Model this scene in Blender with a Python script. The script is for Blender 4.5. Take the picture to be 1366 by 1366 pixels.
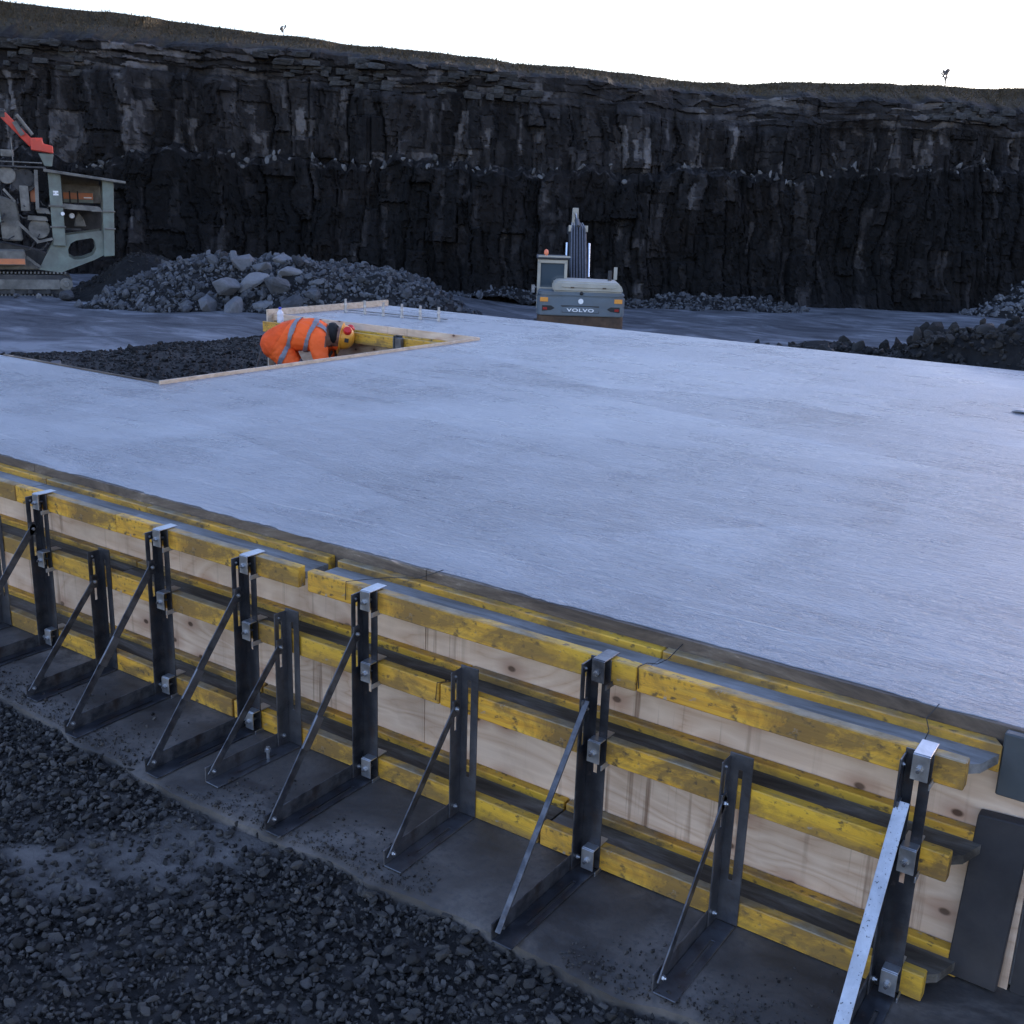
import bpy, bmesh, math, random
import numpy as np
from mathutils import Vector, Matrix, Euler, Quaternion
random.seed(7); rng = np.random.default_rng(11)
for o in list(bpy.data.objects): bpy.data.objects.remove(o)
scene = bpy.context.scene
COL = scene.collection

# ------------------------------------------------------------------ camera
YAW = 0.59648
CAM = Vector((0.0, -2.71994, 2.07232))
cr = Vector((0.82180107, 0.56889525, 0.03164179))
cu = Vector((-0.18123226, 0.20834305, 0.96111812))
cw = Vector((-0.54018318, 0.79558241, -0.27431871))
cd = bpy.data.cameras.new('camera'); co = bpy.data.objects.new('camera', cd); COL.objects.link(co)
cd.sensor_width = 36; cd.lens = 1449.3435 / 1366 * 36; cd.clip_start = 0.05; cd.clip_end = 3000
co.matrix_world = Matrix(((cr.x, cu.x, -cw.x, CAM.x), (cr.y, cu.y, -cw.y, CAM.y), (cr.z, cu.z, -cw.z, CAM.z), (0, 0, 0, 1)))
scene.camera = co
# quarry frame: a to the right, b forward (level), measured from the standing point
RV = Vector((math.cos(YAW), math.sin(YAW), 0)); FV = Vector((-math.sin(YAW), math.cos(YAW), 0))
def Q(a, b, z=0.0): return Vector((CAM.x, CAM.y, 0)) + RV * a + FV * b + Vector((0, 0, z))

# ------------------------------------------------------------------ sky, sun, exposure
SUN_EL, SUN_AZ = math.radians(6.0), math.radians(53)       # azimuth to the right of the view, behind the quarry face
sdir = (FV * math.cos(SUN_AZ) + RV * math.sin(SUN_AZ)) * math.cos(SUN_EL) + Vector((0, 0, math.sin(SUN_EL)))
wd = bpy.data.worlds.new('World'); scene.world = wd; wd.use_nodes = True
nt = wd.node_tree; nt.nodes.clear()
sky = nt.nodes.new('ShaderNodeTexSky'); sky.sky_type = 'NISHITA'; sky.sun_disc = False
sky.sun_elevation = SUN_EL; sky.sun_rotation = math.atan2(sdir.x, sdir.y)
sky.air_density = 1.0; sky.dust_density = 0.6; sky.ozone_density = 1.6
bg = nt.nodes.new('ShaderNodeBackground'); bg.inputs['Strength'].default_value = 0.15
wo = nt.nodes.new('ShaderNodeOutputWorld')
tint = nt.nodes.new('ShaderNodeMix'); tint.data_type = 'RGBA'; tint.blend_type = 'MULTIPLY'; tint.inputs[0].default_value = 1
tint.inputs[7].default_value = (1.02, .905, 1.13, 1)                     # colour grade on the sky light: less green, a little more blue
nt.links.new(sky.outputs[0], tint.inputs[6]); nt.links.new(tint.outputs[2], bg.inputs[0]); nt.links.new(bg.outputs[0], wo.inputs[0])
sl = bpy.data.lights.new('sun', 'SUN'); sl.energy = 2.0; sl.angle = math.radians(0.5); sl.color = (1, .9, .78)
so = bpy.data.objects.new('sun', sl); COL.objects.link(so)
so.rotation_euler = sdir.to_track_quat('Z', 'Y').to_euler(); so.location = (0, 0, 60)
scene.view_settings.view_transform = 'Standard'; scene.view_settings.look = 'None'
scene.view_settings.gamma = 1; scene.view_settings.use_curve_mapping = False
scene.view_settings.exposure = 2.42
scene.render.engine = 'CYCLES'

# ------------------------------------------------------------------ materials
class N:
    def __init__(s, name):
        s.m = bpy.data.materials.new(name); s.m.use_nodes = True; s.t = s.m.node_tree
        s.b = s.t.nodes['Principled BSDF']; s.tc = s.t.nodes.new('ShaderNodeTexCoord'); s._map = {}
    def L(s, a, b): s.t.links.new(a, b)
    def co(s, scale=(1, 1, 1), rot=(0, 0, 0), world=False):
        m = s.t.nodes.new('ShaderNodeMapping'); m.inputs['Scale'].default_value = scale; m.inputs['Rotation'].default_value = rot
        if world:
            g = s.t.nodes.new('ShaderNodeNewGeometry'); s.L(g.outputs['Position'], m.inputs[0])
        else: s.L(s.tc.outputs['Object'], m.inputs[0])
        return m.outputs[0]
    def noise(s, scale, detail=4, rough=.55, co=None, dist=0):
        n = s.t.nodes.new('ShaderNodeTexNoise'); n.inputs['Scale'].default_value = scale; n.inputs['Detail'].default_value = detail
        n.inputs['Roughness'].default_value = rough; n.inputs['Distortion'].default_value = dist
        s.L(co if co is not None else s.co(), n.inputs['Vector']); return n.outputs[0]
    def voro(s, scale, co=None, feat='F1', dim='3D'):
        n = s.t.nodes.new('ShaderNodeTexVoronoi'); n.inputs['Scale'].default_value = scale; n.feature = feat; n.voronoi_dimensions = dim
        s.L(co if co is not None else s.co(), n.inputs['Vector']); return n
    def ramp(s, fac, stops):
        r = s.t.nodes.new('ShaderNodeValToRGB'); e = r.color_ramp.elements
        while len(e) > 1: e.remove(e[-1])
        for i, (p, c) in enumerate(stops):
            q = e[0] if i == 0 else e.new(p)
            q.position = p; q.color = (c[0], c[1], c[2], 1) if not isinstance(c, (int, float)) else (c, c, c, 1)
        s.L(fac, r.inputs[0]); return r.outputs[0]
    def mix(s, fac, a, b, mode='MIX'):
        m = s.t.nodes.new('ShaderNodeMix'); m.data_type = 'RGBA'; m.blend_type = mode
        for v, k in ((fac, 0), (a, 6), (b, 7)):
            if isinstance(v, bpy.types.NodeSocket): s.L(v, m.inputs[k])
            elif k == 0: m.inputs[0].default_value = v
            else: m.inputs[k].default_value = (v[0], v[1], v[2], 1)
        return m.outputs[2]
    def math(s, op, a, b=0.0):
        m = s.t.nodes.new('ShaderNodeMath'); m.operation = op
        for v, k in ((a, 0), (b, 1)):
            if isinstance(v, bpy.types.NodeSocket): s.L(v, m.inputs[k])
            else: m.inputs[k].default_value = v
        return m.outputs[0]
    def attr(s, name):
        n = s.t.nodes.new('ShaderNodeAttribute'); n.attribute_name = name; return n
    def normal_z(s):
        g = s.t.nodes.new('ShaderNodeNewGeometry'); x = s.t.nodes.new('ShaderNodeSeparateXYZ'); s.L(g.outputs['True Normal'], x.inputs[0]); return x.outputs[2]
    def rnd(s): return s.t.nodes.new('ShaderNodeObjectInfo').outputs['Random']
    def out(s, color=None, rough=None, metal=None, bump=None, bstr=.3, bdist=.01, spec=None):
        for v, k in ((color, 'Base Color'), (rough, 'Roughness'), (metal, 'Metallic'), (spec, 'Specular IOR Level')):
            if v is None: continue
            if isinstance(v, bpy.types.NodeSocket): s.L(v, s.b.inputs[k])
            elif k == 'Base Color': s.b.inputs[k].default_value = (v[0], v[1], v[2], 1)
            else: s.b.inputs[k].default_value = v
        if bump is not None:
            bn = s.t.nodes.new('ShaderNodeBump'); bn.inputs['Strength'].default_value = bstr; bn.inputs['Distance'].default_value = bdist
            s.L(bump, bn.inputs['Height']); s.L(bn.outputs[0], s.b.inputs['Normal'])
        return s.m
M = {}
def simple(name, col, rough=.6, metal=0., var=.25, scale=8, bstr=.15, bdist=.004, dirt=None, dirt_amt=.45):
    n = N(name); f = n.noise(scale, 5, .6)
    c = n.ramp(f, [(.25, [x * (1 - var) for x in col]), (.75, [min(1, x * (1 + var)) for x in col])])
    if dirt:
        d = n.ramp(n.noise(scale * .45, 6, .65, dist=.4), [(.5 - .1, 0.), (.72, 1.)])
        c = n.mix(n.math('MULTIPLY', d, dirt_amt), c, dirt)
    r = n.ramp(n.noise(scale * 2.3, 4), [(.2, max(.05, rough - .12)), (.8, min(1, rough + .12))])
    M[name] = n.out(c, r, metal, n.noise(scale * 5, 4), bstr, bdist); return M[name]

def mat_concrete():
    n = N('fresh_concrete'); w = n.co((1, 1, 1), world=True)
    big = n.noise(.42, 7, .6, w, .5); mid = n.noise(1.3, 8, .68, w, .9)
    dr = n.co((.8, 2.3, 1), (0, 0, math.radians(-24)), True)      # float strokes
    st = n.noise(2.2, 7, .65, dr, .35)
    ar = n.noise(.9, 6, .6, n.co((2.6, .5, 1), (0, 0, math.radians(12)), True), .6)   # screed passes the other way
    k = n.math('ADD', n.math('ADD', n.math('MULTIPLY', big, .4), n.math('MULTIPLY', mid, .35)), n.math('MULTIPLY', ar, .25))
    c = n.ramp(k, [(.34, (.185, .188, .205)), (.5, (.245, .248, .268)), (.66, (.31, .313, .333))])
    c = n.mix(n.math('MULTIPLY', n.ramp(st, [(.46, 0.), (.70, 1.)]), .40), c, (.40, .41, .43))
    sp = n.voro(2.2, w, dim='2D'); c = n.mix(n.ramp(sp.outputs[0], [(.0, .7), (.022, 0.)]), c, (.1, .1, .1))
    cell = n.voro(1.0, n.co((.42, .95, 1), (0, 0, math.radians(-18)), True), dim='2D').outputs['Color']   # separate float passes
    sc = n.t.nodes.new('ShaderNodeSeparateColor'); n.L(cell, sc.inputs[0])
    c = n.mix(n.math('MULTIPLY', sc.outputs[0], .16), c, (.16, .168, .19))
    # pale float line a hand in from the formwork
    sx = n.t.nodes.new('ShaderNodeSeparateXYZ'); n.L(w, sx.inputs[0])
    ln = n.math('ABSOLUTE', n.math('SUBTRACT', n.math('ADD', sx.outputs[1], n.math('MULTIPLY', n.noise(1.4, 4, .6, w), .22)), .60))
    lm = n.math('MULTIPLY', n.ramp(ln, [(.0, 1.), (.012, 0.)]), n.ramp(n.noise(3, 4, .6, w), [(.42, 0.), (.6, .7)]))
    c = n.mix(lm, c, (.5, .5, .5))
    r = n.ramp(n.math('ADD', n.math('MULTIPLY', k, .6), n.math('MULTIPLY', st, .4)), [(.36, .20), (.5, .29), (.64, .42)])
    tr = n.co((5, 14, 1), (0, 0, math.radians(-24)), True)
    msk = n.ramp(n.noise(.55, 4, .5, w, .6), [(.36, .22), (.62, 1.)])
    msk = n.math('ADD', n.math('MULTIPLY', msk, .6), n.math('MULTIPLY', sc.outputs[1], .6))
    rip = n.math('MULTIPLY', n.math('ADD', n.math('MULTIPLY', n.noise(3.2, 6, .62, tr, 1.2), .75), n.math('MULTIPLY', n.noise(42, 5, .6, w, .5), .3)), msk)
    h = n.math('ADD', n.math('ADD', n.math('MULTIPLY', st, .55), n.math('MULTIPLY', rip, .75)), n.math('ADD', n.math('MULTIPLY', mid, .5), n.math('MULTIPLY', lm, .25)))
    M['slab'] = n.out(c, r, 0, h, .9, .028)
mat_concrete()
def mat_strip():
    n = N('blinding_concrete'); w = n.co(world=True)
    f = n.noise(2.2, 7, .6, w, .5); g = n.noise(40, 3, .6, w)
    c = n.ramp(f, [(.32, (.036, .030, .026)), (.5, (.088, .076, .067)), (.68, (.165, .145, .13))])
    c = n.mix(n.ramp(n.noise(1.7, 6, .65, w, .6), [(.52, 0.), (.60, .7)]), c, (.030, .024, .021))
    c = n.mix(n.ramp(g, [(.35, .5), (.5, 0.)]), c, (.05, .05, .05))
    M['strip'] = n.out(c, n.ramp(f, [(.3, .5), (.7, .8)]), 0, n.math('ADD', f, n.math('MULTIPLY', g, .25)), .6, .012)
mat_strip()
def mat_ground():
    n = N('quarry_floor'); w = n.co(world=True)
    f = n.noise(.12, 7, .6, w, .3); g = n.noise(6, 6, .7, w)
    st = n.noise(.6, 8, .68, n.co((.6, 1.3, 1), (0, 0, YAW), True), .9)
    dust = n.attr('dust').outputs['Fac']
    c = n.ramp(g, [(.3, (.014, .0128, .012)), (.7, (.045, .041, .038))])
    d = n.ramp(n.math('ADD', n.math('MULTIPLY', f, .4), n.math('MULTIPLY', st, .6)), [(.38, (.045, .047, .053)), (.49, (.10, .104, .115)), (.60, (.22, .228, .245))])
    c = n.mix(dust, c, d)
    fine = n.attr('fines').outputs['Fac']
    c = n.mix(fine, c, n.ramp(g, [(.3, (.075, .068, .063)), (.7, (.155, .142, .132))]))
    g2 = n.noise(55, 6, .7, w)
    M['ground'] = n.out(c, .85, 0, n.math('ADD', g, n.math('MULTIPLY', g2, .35)), .8, .03, spec=.18)
mat_ground()
def mat_rock(name, dark, light, scale=1.0, tinted=False, lo=.3, hi=.75):
    n = N(name); w = n.co() if not tinted else n.co(world=True)
    f = n.noise(3 * scale, 7, .65, w, .4); g = n.noise(14 * scale, 5, .7, w)
    k = n.math('ADD', n.math('MULTIPLY', f, .6), n.math('MULTIPLY', g, .4))
    if tinted:
        t = n.attr('tint').outputs['Fac']
        k = n.math('ADD', n.math('MULTIPLY', k, .45), n.math('MULTIPLY', t, .75))
    else:
        k = n.math('ADD', n.math('MULTIPLY', k, .62), n.math('ADD', n.math('MULTIPLY', n.rnd(), .08), n.math('MULTIPLY', n.attr('tint').outputs['Fac'], .34)))
    c = n.ramp(k, [(lo, dark), (hi, light)])
    M[name] = n.out(c, .82, 0, n.math('ADD', f, n.math('MULTIPLY', g, .5)), .6, .05 / scale, spec=.22)
mat_rock('rubble', (.018, .019, .022), (.135, .14, .152), 1.2)
mat_rock('rubble_dark', (.007, .007, .0075), (.040, .038, .037), 1.2)
mat_rock('boulder', (.035, .037, .042), (.20, .205, .22), 1.0)
mat_rock('strata', (.025, .0245, .024), (.21, .205, .20), 1.0)
mat_rock('gravel_stone', (.0075, .0068, .0065), (.105, .096, .088), 14.)
def mat_cliff():
    n = N('quarry_face'); w = n.co(world=True)
    f = n.noise(1.6, 8, .65, w, .5); g = n.noise(.25, 5, .6, w)
    vs = n.noise(1.1, 6, .6, n.co((1.2, 1.2, .13), world=True), .3)
    t = n.attr('tint').outputs['Fac']
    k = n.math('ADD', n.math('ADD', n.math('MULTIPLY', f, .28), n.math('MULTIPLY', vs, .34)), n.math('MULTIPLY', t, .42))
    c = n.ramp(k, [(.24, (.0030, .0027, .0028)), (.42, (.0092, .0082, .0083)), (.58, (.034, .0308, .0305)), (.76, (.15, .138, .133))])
    c = n.mix(n.ramp(g, [(.5, 0.), (.75, .5)]), c, n.mix(.5, c, (.030, .021, .017)))
    gr = n.attr('grass').outputs['Fac']
    gn = n.noise(5, 6, .7, w)
    c = n.mix(gr, c, n.ramp(gn, [(.3, (.017, .0125, .0065)), (.7, (.064, .047, .024))]))
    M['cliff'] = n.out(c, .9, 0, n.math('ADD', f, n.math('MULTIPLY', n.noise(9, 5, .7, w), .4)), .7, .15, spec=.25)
mat_cliff()
def mat_beam():
    n = N('yellow_beam'); o = n.co(); lo = n.co((.8, 9, 9))
    gr = n.noise(6, 7, .6, lo, .8); blot = n.noise(5.5, 7, .7, n.co((.6, 1, 1)), .6)
    c = n.ramp(gr, [(.3, (.44, .20, .020)), (.5, (.66, .345, .030)), (.72, (.74, .44, .055))])
    c = n.mix(n.ramp(n.noise(1.2, 4, .5), [(.48, 0.), (.65, .5)]), c, (.64, .43, .03))
    c = n.mix(n.ramp(blot, [(.47, 0.), (.60, .85)]), c, (.14, .085, .03))
    c = n.mix(n.ramp(n.noise(38, 4, .6, n.co((.7, 1, 1))), [(.57, 0.), (.66, .9)]), c, (.05, .038, .026))
    c = n.mix(n.ramp(n.noise(3.2, 7, .7, n.co((.35, 7, 7)), .4), [(.50, 0.), (.66, .7)]), c, (.19, .115, .045))
    c = n.mix(n.math('MULTIPLY', n.rnd(), .25), c, (.38, .22, .05))
    c = n.mix(n.ramp(n.noise(17, 6, .7, o, .6), [(.63, 0.), (.70, .8)]), c, (.27, .265, .25))
    up = n.math('GREATER_THAN', n.normal_z(), .6)
    cem = n.ramp(n.noise(7, 6, .65, n.co((.5, 1, 1)), .3), [(.46, 0.), (.64, .8)])
    c = n.mix(n.math('MULTIPLY', up, cem), c, n.ramp(n.noise(22, 4), [(.3, (.17, .135, .08)), (.7, (.33, .29, .21))]))
    M['beam'] = n.out(c, n.ramp(blot, [(.3, .45), (.7, .75)]), 0, n.math('ADD', gr, n.math('MULTIPLY', blot, .4)), .35, .004)
    n = N('beam_web'); gr = n.noise(5, 6, .65, n.co((.5, 3, 3)), .5)
    c = n.ramp(gr, [(.32, (.030, .024, .018)), (.46, (.075, .064, .050)), (.58, (.135, .125, .11)), (.74, (.24, .235, .225))])
    M['web'] = n.out(c, .85, 0, gr, .5, .006)
    n = N('beam_web_cemented'); gr = n.noise(5, 6, .65, n.co((.5, 3, 3)), .5)
    M['web_top'] = n.out(n.ramp(gr, [(.32, (.085, .08, .07)), (.5, (.19, .187, .18)), (.70, (.30, .30, .295))]), .85, 0, gr, .5, .006)
mat_beam()
def mat_ply():
    n = N('plywood'); w = n.co((.55, 1, 2.1), world=True)
    wv = n.noise(1.7, 3, .45, w, 1.2)
    rings = n.math('PINGPONG', n.math('ADD', n.math('MULTIPLY', wv, 9.), n.math('MULTIPLY', n.voro(1.5, n.co((1, 1, 1.5), (math.pi / 2, 0, 0), True), feat='SMOOTH_F1', dim='2D').outputs[0], 2.)), .5)
    fib = n.noise(7, 6, .6, n.co((.6, 4, 14), world=True))
    c = n.ramp(n.math('ADD', n.math('MULTIPLY', rings, .9), n.math('MULTIPLY', fib, .5)), [(.12, (.44, .285, .19)), (.30, (.58, .425, .31)), (.75, (.70, .555, .43))])
    kv = n.voro(3.0, n.co((1, 1, 1.5), (math.pi / 2, 0, 0), True), dim='2D'); kd = kv.outputs[0]
    c = n.mix(n.ramp(kd, [(.05, .7), (.24, .0)]), c, (.36, .205, .14))
    c = n.mix(n.ramp(kd, [(.035, .97), (.06, .0)]), c, (.07, .035, .02))
    drip = n.noise(1, 6, .6, n.co((26, 1, .7), world=True)); dm = n.noise(1.6, 3, .5, n.co((1, 1, .4), world=True))
    c = n.mix(n.math('MULTIPLY', n.ramp(drip, [(.55, 0.), (.66, .8)]), n.ramp(dm, [(.45, 0.), (.58, 1.)])), c, (.15, .08, .045))
    c = n.mix(n.ramp(n.noise(3.2, 6, .6, n.co(world=True), .3), [(.48, 0.), (.72, .5)]), c, (.34, .235, .165))
    M['ply'] = n.out(c, .7, 0, fib, .2, .002)
    n = N('dirty_plywood_edge'); f = n.noise(6, 7, .75, n.co((.4, 1, 1.6), world=True), .6)
    c = n.ramp(f, [(.34, (.045, .033, .026)), (.5, (.115, .090, .070)), (.58, (.17, .14, .11)), (.66, (.50, .38, .30))])
    M['ply_edge'] = n.out(c, .8, 0, f, .4, .004)
    n = N('pale_board'); f = n.noise(5, 6, .6, n.co((.5, 3, 6), world=True), .5)
    M['board'] = n.out(n.ramp(f, [(.3, (.36, .27, .19)), (.55, (.52, .42, .32)), (.75, (.60, .51, .41))]), .75, 0, f, .2, .003)
mat_ply()
def mat_steel(name, base, rough, metal, rust=.0, speck=0., spat=(.02, .02, .02)):
    n = N(name); f = n.noise(9, 6, .65, dist=.4); g = n.noise(60, 4, .6)
    c = n.ramp(f, [(.3, [x * .65 for x in base]), (.7, [x * 1.35 for x in base])])
    pt = n.t.nodes.new('ShaderNodeNewGeometry').outputs['Pointiness']
    c = n.mix(n.math('MULTIPLY', n.ramp(pt, [(.53, 0.), (.60, .35)]), n.ramp(n.noise(17, 5, .6), [(.4, .15), (.6, 1.)])), c, (.30, .30, .31))
    if rust: c = n.mix(n.math('MULTIPLY', n.ramp(n.noise(13, 6, .7), [(.52, 0.), (.66, 1.)]), rust), c, (.075, .045, .03))
    c = n.mix(n.ramp(n.noise(26, 5, .6), [(.66, 0.), (.74, .35)]), c, (.16, .16, .165))
    if speck: c = n.mix(n.ramp(n.noise(130, 3, .6), [(.63, 0.), (.68, speck)]), c, spat)
    M[name] = n.out(c, n.ramp(f, [(.25, rough - .1), (.75, rough + .12)]), metal, g, .25, .002)
mat_steel('dark_steel', (.034, .037, .046), .38, .55, .5)
mat_steel('grey_steel', (.12, .124, .138), .36, .7, .45)
mat_steel('zinc', (.50, .52, .55), .38, .85, .08)
mat_steel('bright_strut', (.40, .43, .48), .42, .5, .05, .85)
mat_steel('rebar_steel', (.36, .37, .39), .4, .7, .1)
simple('hivis', (1.0, .125, .014), .75, 0, .05, 14, .3, .01)
simple('trouser', (.80, .085, .007), .8, 0, .2, 12, .3, .01)
simple('band', (.20, .19, .215), .45, 0, .15, 30)
simple('skin', (.22, .11, .075), .55, 0, .12, 30)
simple('hair', (.008, .008, .009), .9, 0, .2, 40)
simple('helmet', (.72, .30, .03), .4, 0, .1, 10)
simple('redcup', (.55, .02, .02), .4, 0, .1, 20)
simple('black', (.012, .012, .013), .6, 0, .2, 20)
simple('boot', (.03, .022, .016), .7, 0, .2, 20)
simple('exc_grey', (.115, .145, .17), .45, 0, .12, 2.5, dirt=(.10, .085, .07), dirt_amt=.35)
simple('exc_cream', (.40, .375, .315), .5, 0, .1, 2.5, dirt=(.22, .19, .15), dirt_amt=.4)
simple('exc_rust', (.085, .05, .03), .85, 0, .5, 5, dirt=(.03, .025, .02), dirt_amt=.6)
simple('exc_dark', (.022, .024, .028), .6, 0, .3, 4, dirt=(.09, .08, .07), dirt_amt=.3)
simple('chrome', (.75, .77, .8), .18, .95, .05, 8)
simple('white_print', (.80, .80, .80), .5, 0, .04, 10)
simple('amber', (.75, .30, .05), .35, 0, .1, 20)
simple('red_lens', (.30, .02, .015), .3, 0, .1, 20)
simple('beacon', (.85, .22, .10), .3, 0, .1, 20)
simple('cr_green', (.17, .205, .178), .6, 0, .25, 2.6, dirt=(.10, .09, .078), dirt_amt=.75)
simple('cr_dust', (.20, .19, .17), .85, 0, .35, 3.2, dirt=(.035, .033, .03), dirt_amt=.8)
simple('cr_dark', (.03, .03, .032), .8, 0, .4, 3, dirt=(.14, .13, .12), dirt_amt=.5)
simple('cr_orange', (.55, .17, .06), .55, 0, .2, 3, dirt=(.25, .21, .18), dirt_amt=.4)
simple('cr_red', (.60, .055, .03), .5, 0, .15, 3, dirt=(.2, .1, .08), dirt_amt=.35)
simple('blue_cap', (.02, .05, .45), .4, 0, .1, 20)
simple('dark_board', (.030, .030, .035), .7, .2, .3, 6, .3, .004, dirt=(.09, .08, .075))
simple('bluegrey_plate', (.06, .073, .084), .6, .2, .2, 5, .3, .004, dirt=(.09, .09, .085))
simple('bark', (.16, .145, .135), .9, 0, .3, 20)
simple('dry_grass', (.085, .062, .032), .9, 0, .4, 3)
n = N('glass'); n.b.inputs['Base Color'].default_value = (.05, .07, .085, 1); n.b.inputs['Roughness'].default_value = .06; n.b.inputs['Specular IOR Level'].default_value = .8; M['glass'] = n.m
n = N('bottle_plastic'); n.b.inputs['Base Color'].default_value = (.80, .84, .95, 1); n.b.inputs['Roughness'].default_value = .25; n.b.inputs['Transmission Weight'].default_value = .35; M['bottle'] = n.m

# ------------------------------------------------------------------ mesh helpers
def link(o, parent=None):
    COL.objects.link(o)
    if parent: o.parent = parent
    return o
def tag(o, label=None, cat=None, group=None, kind=None):
    for k, v in (('label', label), ('category', cat), ('group', group), ('kind', kind)):
        if v: o[k] = v
    return o
def empty(name, loc=(0, 0, 0), rz=0.0, **kw):
    o = bpy.data.objects.new(name, None); o.empty_display_size = .2; link(o); o.location = loc; o.rotation_euler = (0, 0, rz); return tag(o, **kw)
class MB:
    def __init__(s): s.v = []; s.f = []
    def add(s, vs, fs):
        k = len(s.v); s.v += [tuple(v) for v in vs]; s.f += [tuple(i + k for i in f) for f in fs]; return s
    def box(s, x0, x1, y0, y1, z0, z1, m=None):
        vs = [Vector((x, y, z)) for z in (z0, z1) for y in (y0, y1) for x in (x0, x1)]
        if m: vs = [m @ v for v in vs]
        return s.add(vs, [(0, 2, 3, 1), (4, 5, 7, 6), (0, 1, 5, 4), (2, 6, 7, 3), (0, 4, 6, 2), (1, 3, 7, 5)])
    def prism(s, poly, axis, t0, t1):          # poly in the two other axes, in order; axis 'x','y','z'
        n = len(poly)
        def P(p, t): return {'x': (t, p[0], p[1]), 'y': (p[0], t, p[1]), 'z': (p[0], p[1], t)}[axis]
        vs = [P(p, t0) for p in poly] + [P(p, t1) for p in poly]
        return s.add(vs, [tuple(range(n - 1, -1, -1)), tuple(range(n, 2 * n))] + [(i, (i + 1) % n, n + (i + 1) % n, n + i) for i in range(n)])
    def bar(s, p0, p1, w, h, up=(0, 0, 1)):    # rectangular bar
        p0 = Vector(p0); p1 = Vector(p1); d = (p1 - p0); L = d.length; d.normalize(); u = Vector(up)
        x = d.cross(u).normalized(); u = x.cross(d).normalized()
        m = Matrix((( x.x, d.x, u.x, p0.x), (x.y, d.y, u.y, p0.y), (x.z, d.z, u.z, p0.z), (0, 0, 0, 1)))
        return s.box(-w / 2, w / 2, 0, L, -h / 2, h / 2, m)
    def tube(s, pts, r, n=8, caps=True):
        pts = [Vector(p) for p in pts]; rs = r if isinstance(r, (list, tuple)) else [r] * len(pts)
        vs = []; fs = []; ref = None
        for i, p in enumerate(pts):
            d = (pts[min(i + 1, len(pts) - 1)] - pts[max(i - 1, 0)]).normalized()
            if ref is None: ref = d.orthogonal().normalized()
            x = (ref - d * ref.dot(d)).normalized(); y = d.cross(x); ref = x
            vs += [p + (x * math.cos(2 * math.pi * k / n) + y * math.sin(2 * math.pi * k / n)) * rs[i] for k in range(n)]
        for i in range(len(pts) - 1):
            fs += [(i * n + k, i * n + (k + 1) % n, (i + 1) * n + (k + 1) % n, (i + 1) * n + k) for k in range(n)]
        if caps: fs += [tuple(range(n - 1, -1, -1)), tuple(range((len(pts) - 1) * n, len(pts) * n))]
        return s.add(vs, fs)
    def lathe(s, prof, n=20, m=None, cap=True): # prof: (r, z) bottom to top
        vs = [Vector((r * math.cos(2 * math.pi * k / n), r * math.sin(2 * math.pi * k / n), z)) for r, z in prof for k in range(n)]
        if m: vs = [m @ v for v in vs]
        fs = [(i * n + k, i * n + (k + 1) % n, (i + 1) * n + (k + 1) % n, (i + 1) * n + k) for i in range(len(prof) - 1) for k in range(n)]
        if cap: fs += [tuple(range(n - 1, -1, -1)), tuple(range((len(prof) - 1) * n, len(prof) * n))]
        return s.add(vs, fs)
    def plate(s, O, U, V, L, W, t, slots=()):  # plate with rectangular slots (u0,u1,v0,v1)
        O = Vector(O); U = Vector(U); V = Vector(V); Nn = U.cross(V).normalized() * t
        us = sorted({0., L} | {q for a in slots for q in a[:2]}); vv = sorted({0., W} | {q for a in slots for q in a[2:]})
        hole = lambda i, j: any(a[0] - 1e-6 <= us[i] and us[i + 1] <= a[1] + 1e-6 and a[2] - 1e-6 <= vv[j] and vv[j + 1] <= a[3] + 1e-6 for a in slots)
        nu, nv = len(us), len(vv); P = lambda i, j, k: O + U * us[i] + V * vv[j] + Nn * k
        vs = [P(i, j, k) for k in (0, 1) for i in range(nu) for j in range(nv)]; I = lambda i, j, k: k * nu * nv + i * nv + j
        fs = []; solid = lambda i, j: 0 <= i < nu - 1 and 0 <= j < nv - 1 and not hole(i, j)
        for i in range(nu - 1):
            for j in range(nv - 1):
                if not solid(i, j): continue
                fs.append((I(i, j, 0), I(i, j + 1, 0), I(i + 1, j + 1, 0), I(i + 1, j, 0))); fs.append((I(i, j, 1), I(i + 1, j, 1), I(i + 1, j + 1, 1), I(i, j + 1, 1)))
                for di, dj, a, b in ((-1, 0, (i, j), (i, j + 1)), (1, 0, (i + 1, j + 1), (i + 1, j)), (0, -1, (i + 1, j), (i, j)), (0, 1, (i, j + 1), (i + 1, j + 1))):
                    if not solid(i + di, j + dj): fs.append((I(*a, 0), I(*a, 1), I(*b, 1), I(*b, 0)))
        return s.add(vs, fs)
    def mesh(s, name, mat, bevel=0., smooth=False, seg=1):
        me = bpy.data.meshes.new(name); me.from_pydata(s.v, [], s.f)
        bm = bmesh.new(); bm.from_mesh(me)
        bmesh.ops.recalc_face_normals(bm, faces=bm.faces)
        if bevel: bmesh.ops.bevel(bm, geom=[e for e in bm.edges if len(e.link_faces) == 2 and e.calc_face_angle(0) > .5], offset=bevel, segments=seg, affect='EDGES', clamp_overlap=True)
        bm.to_mesh(me); bm.free()
        if smooth:
            me.polygons.foreach_set('use_smooth', [True] * len(me.polygons))
            try: me.set_sharp_from_angle(angle=math.radians(42))
            except Exception: pass
        me.materials.append(M[mat] if isinstance(mat, str) else mat); return me
    def build(s, name, mat, parent=None, bevel=0., smooth=False, loc=None, seg=1):
        o = bpy.data.objects.new(name, s.mesh(name, mat, bevel, smooth, seg)); link(o, parent)
        if loc is not None: o.location = loc
        return o
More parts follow.
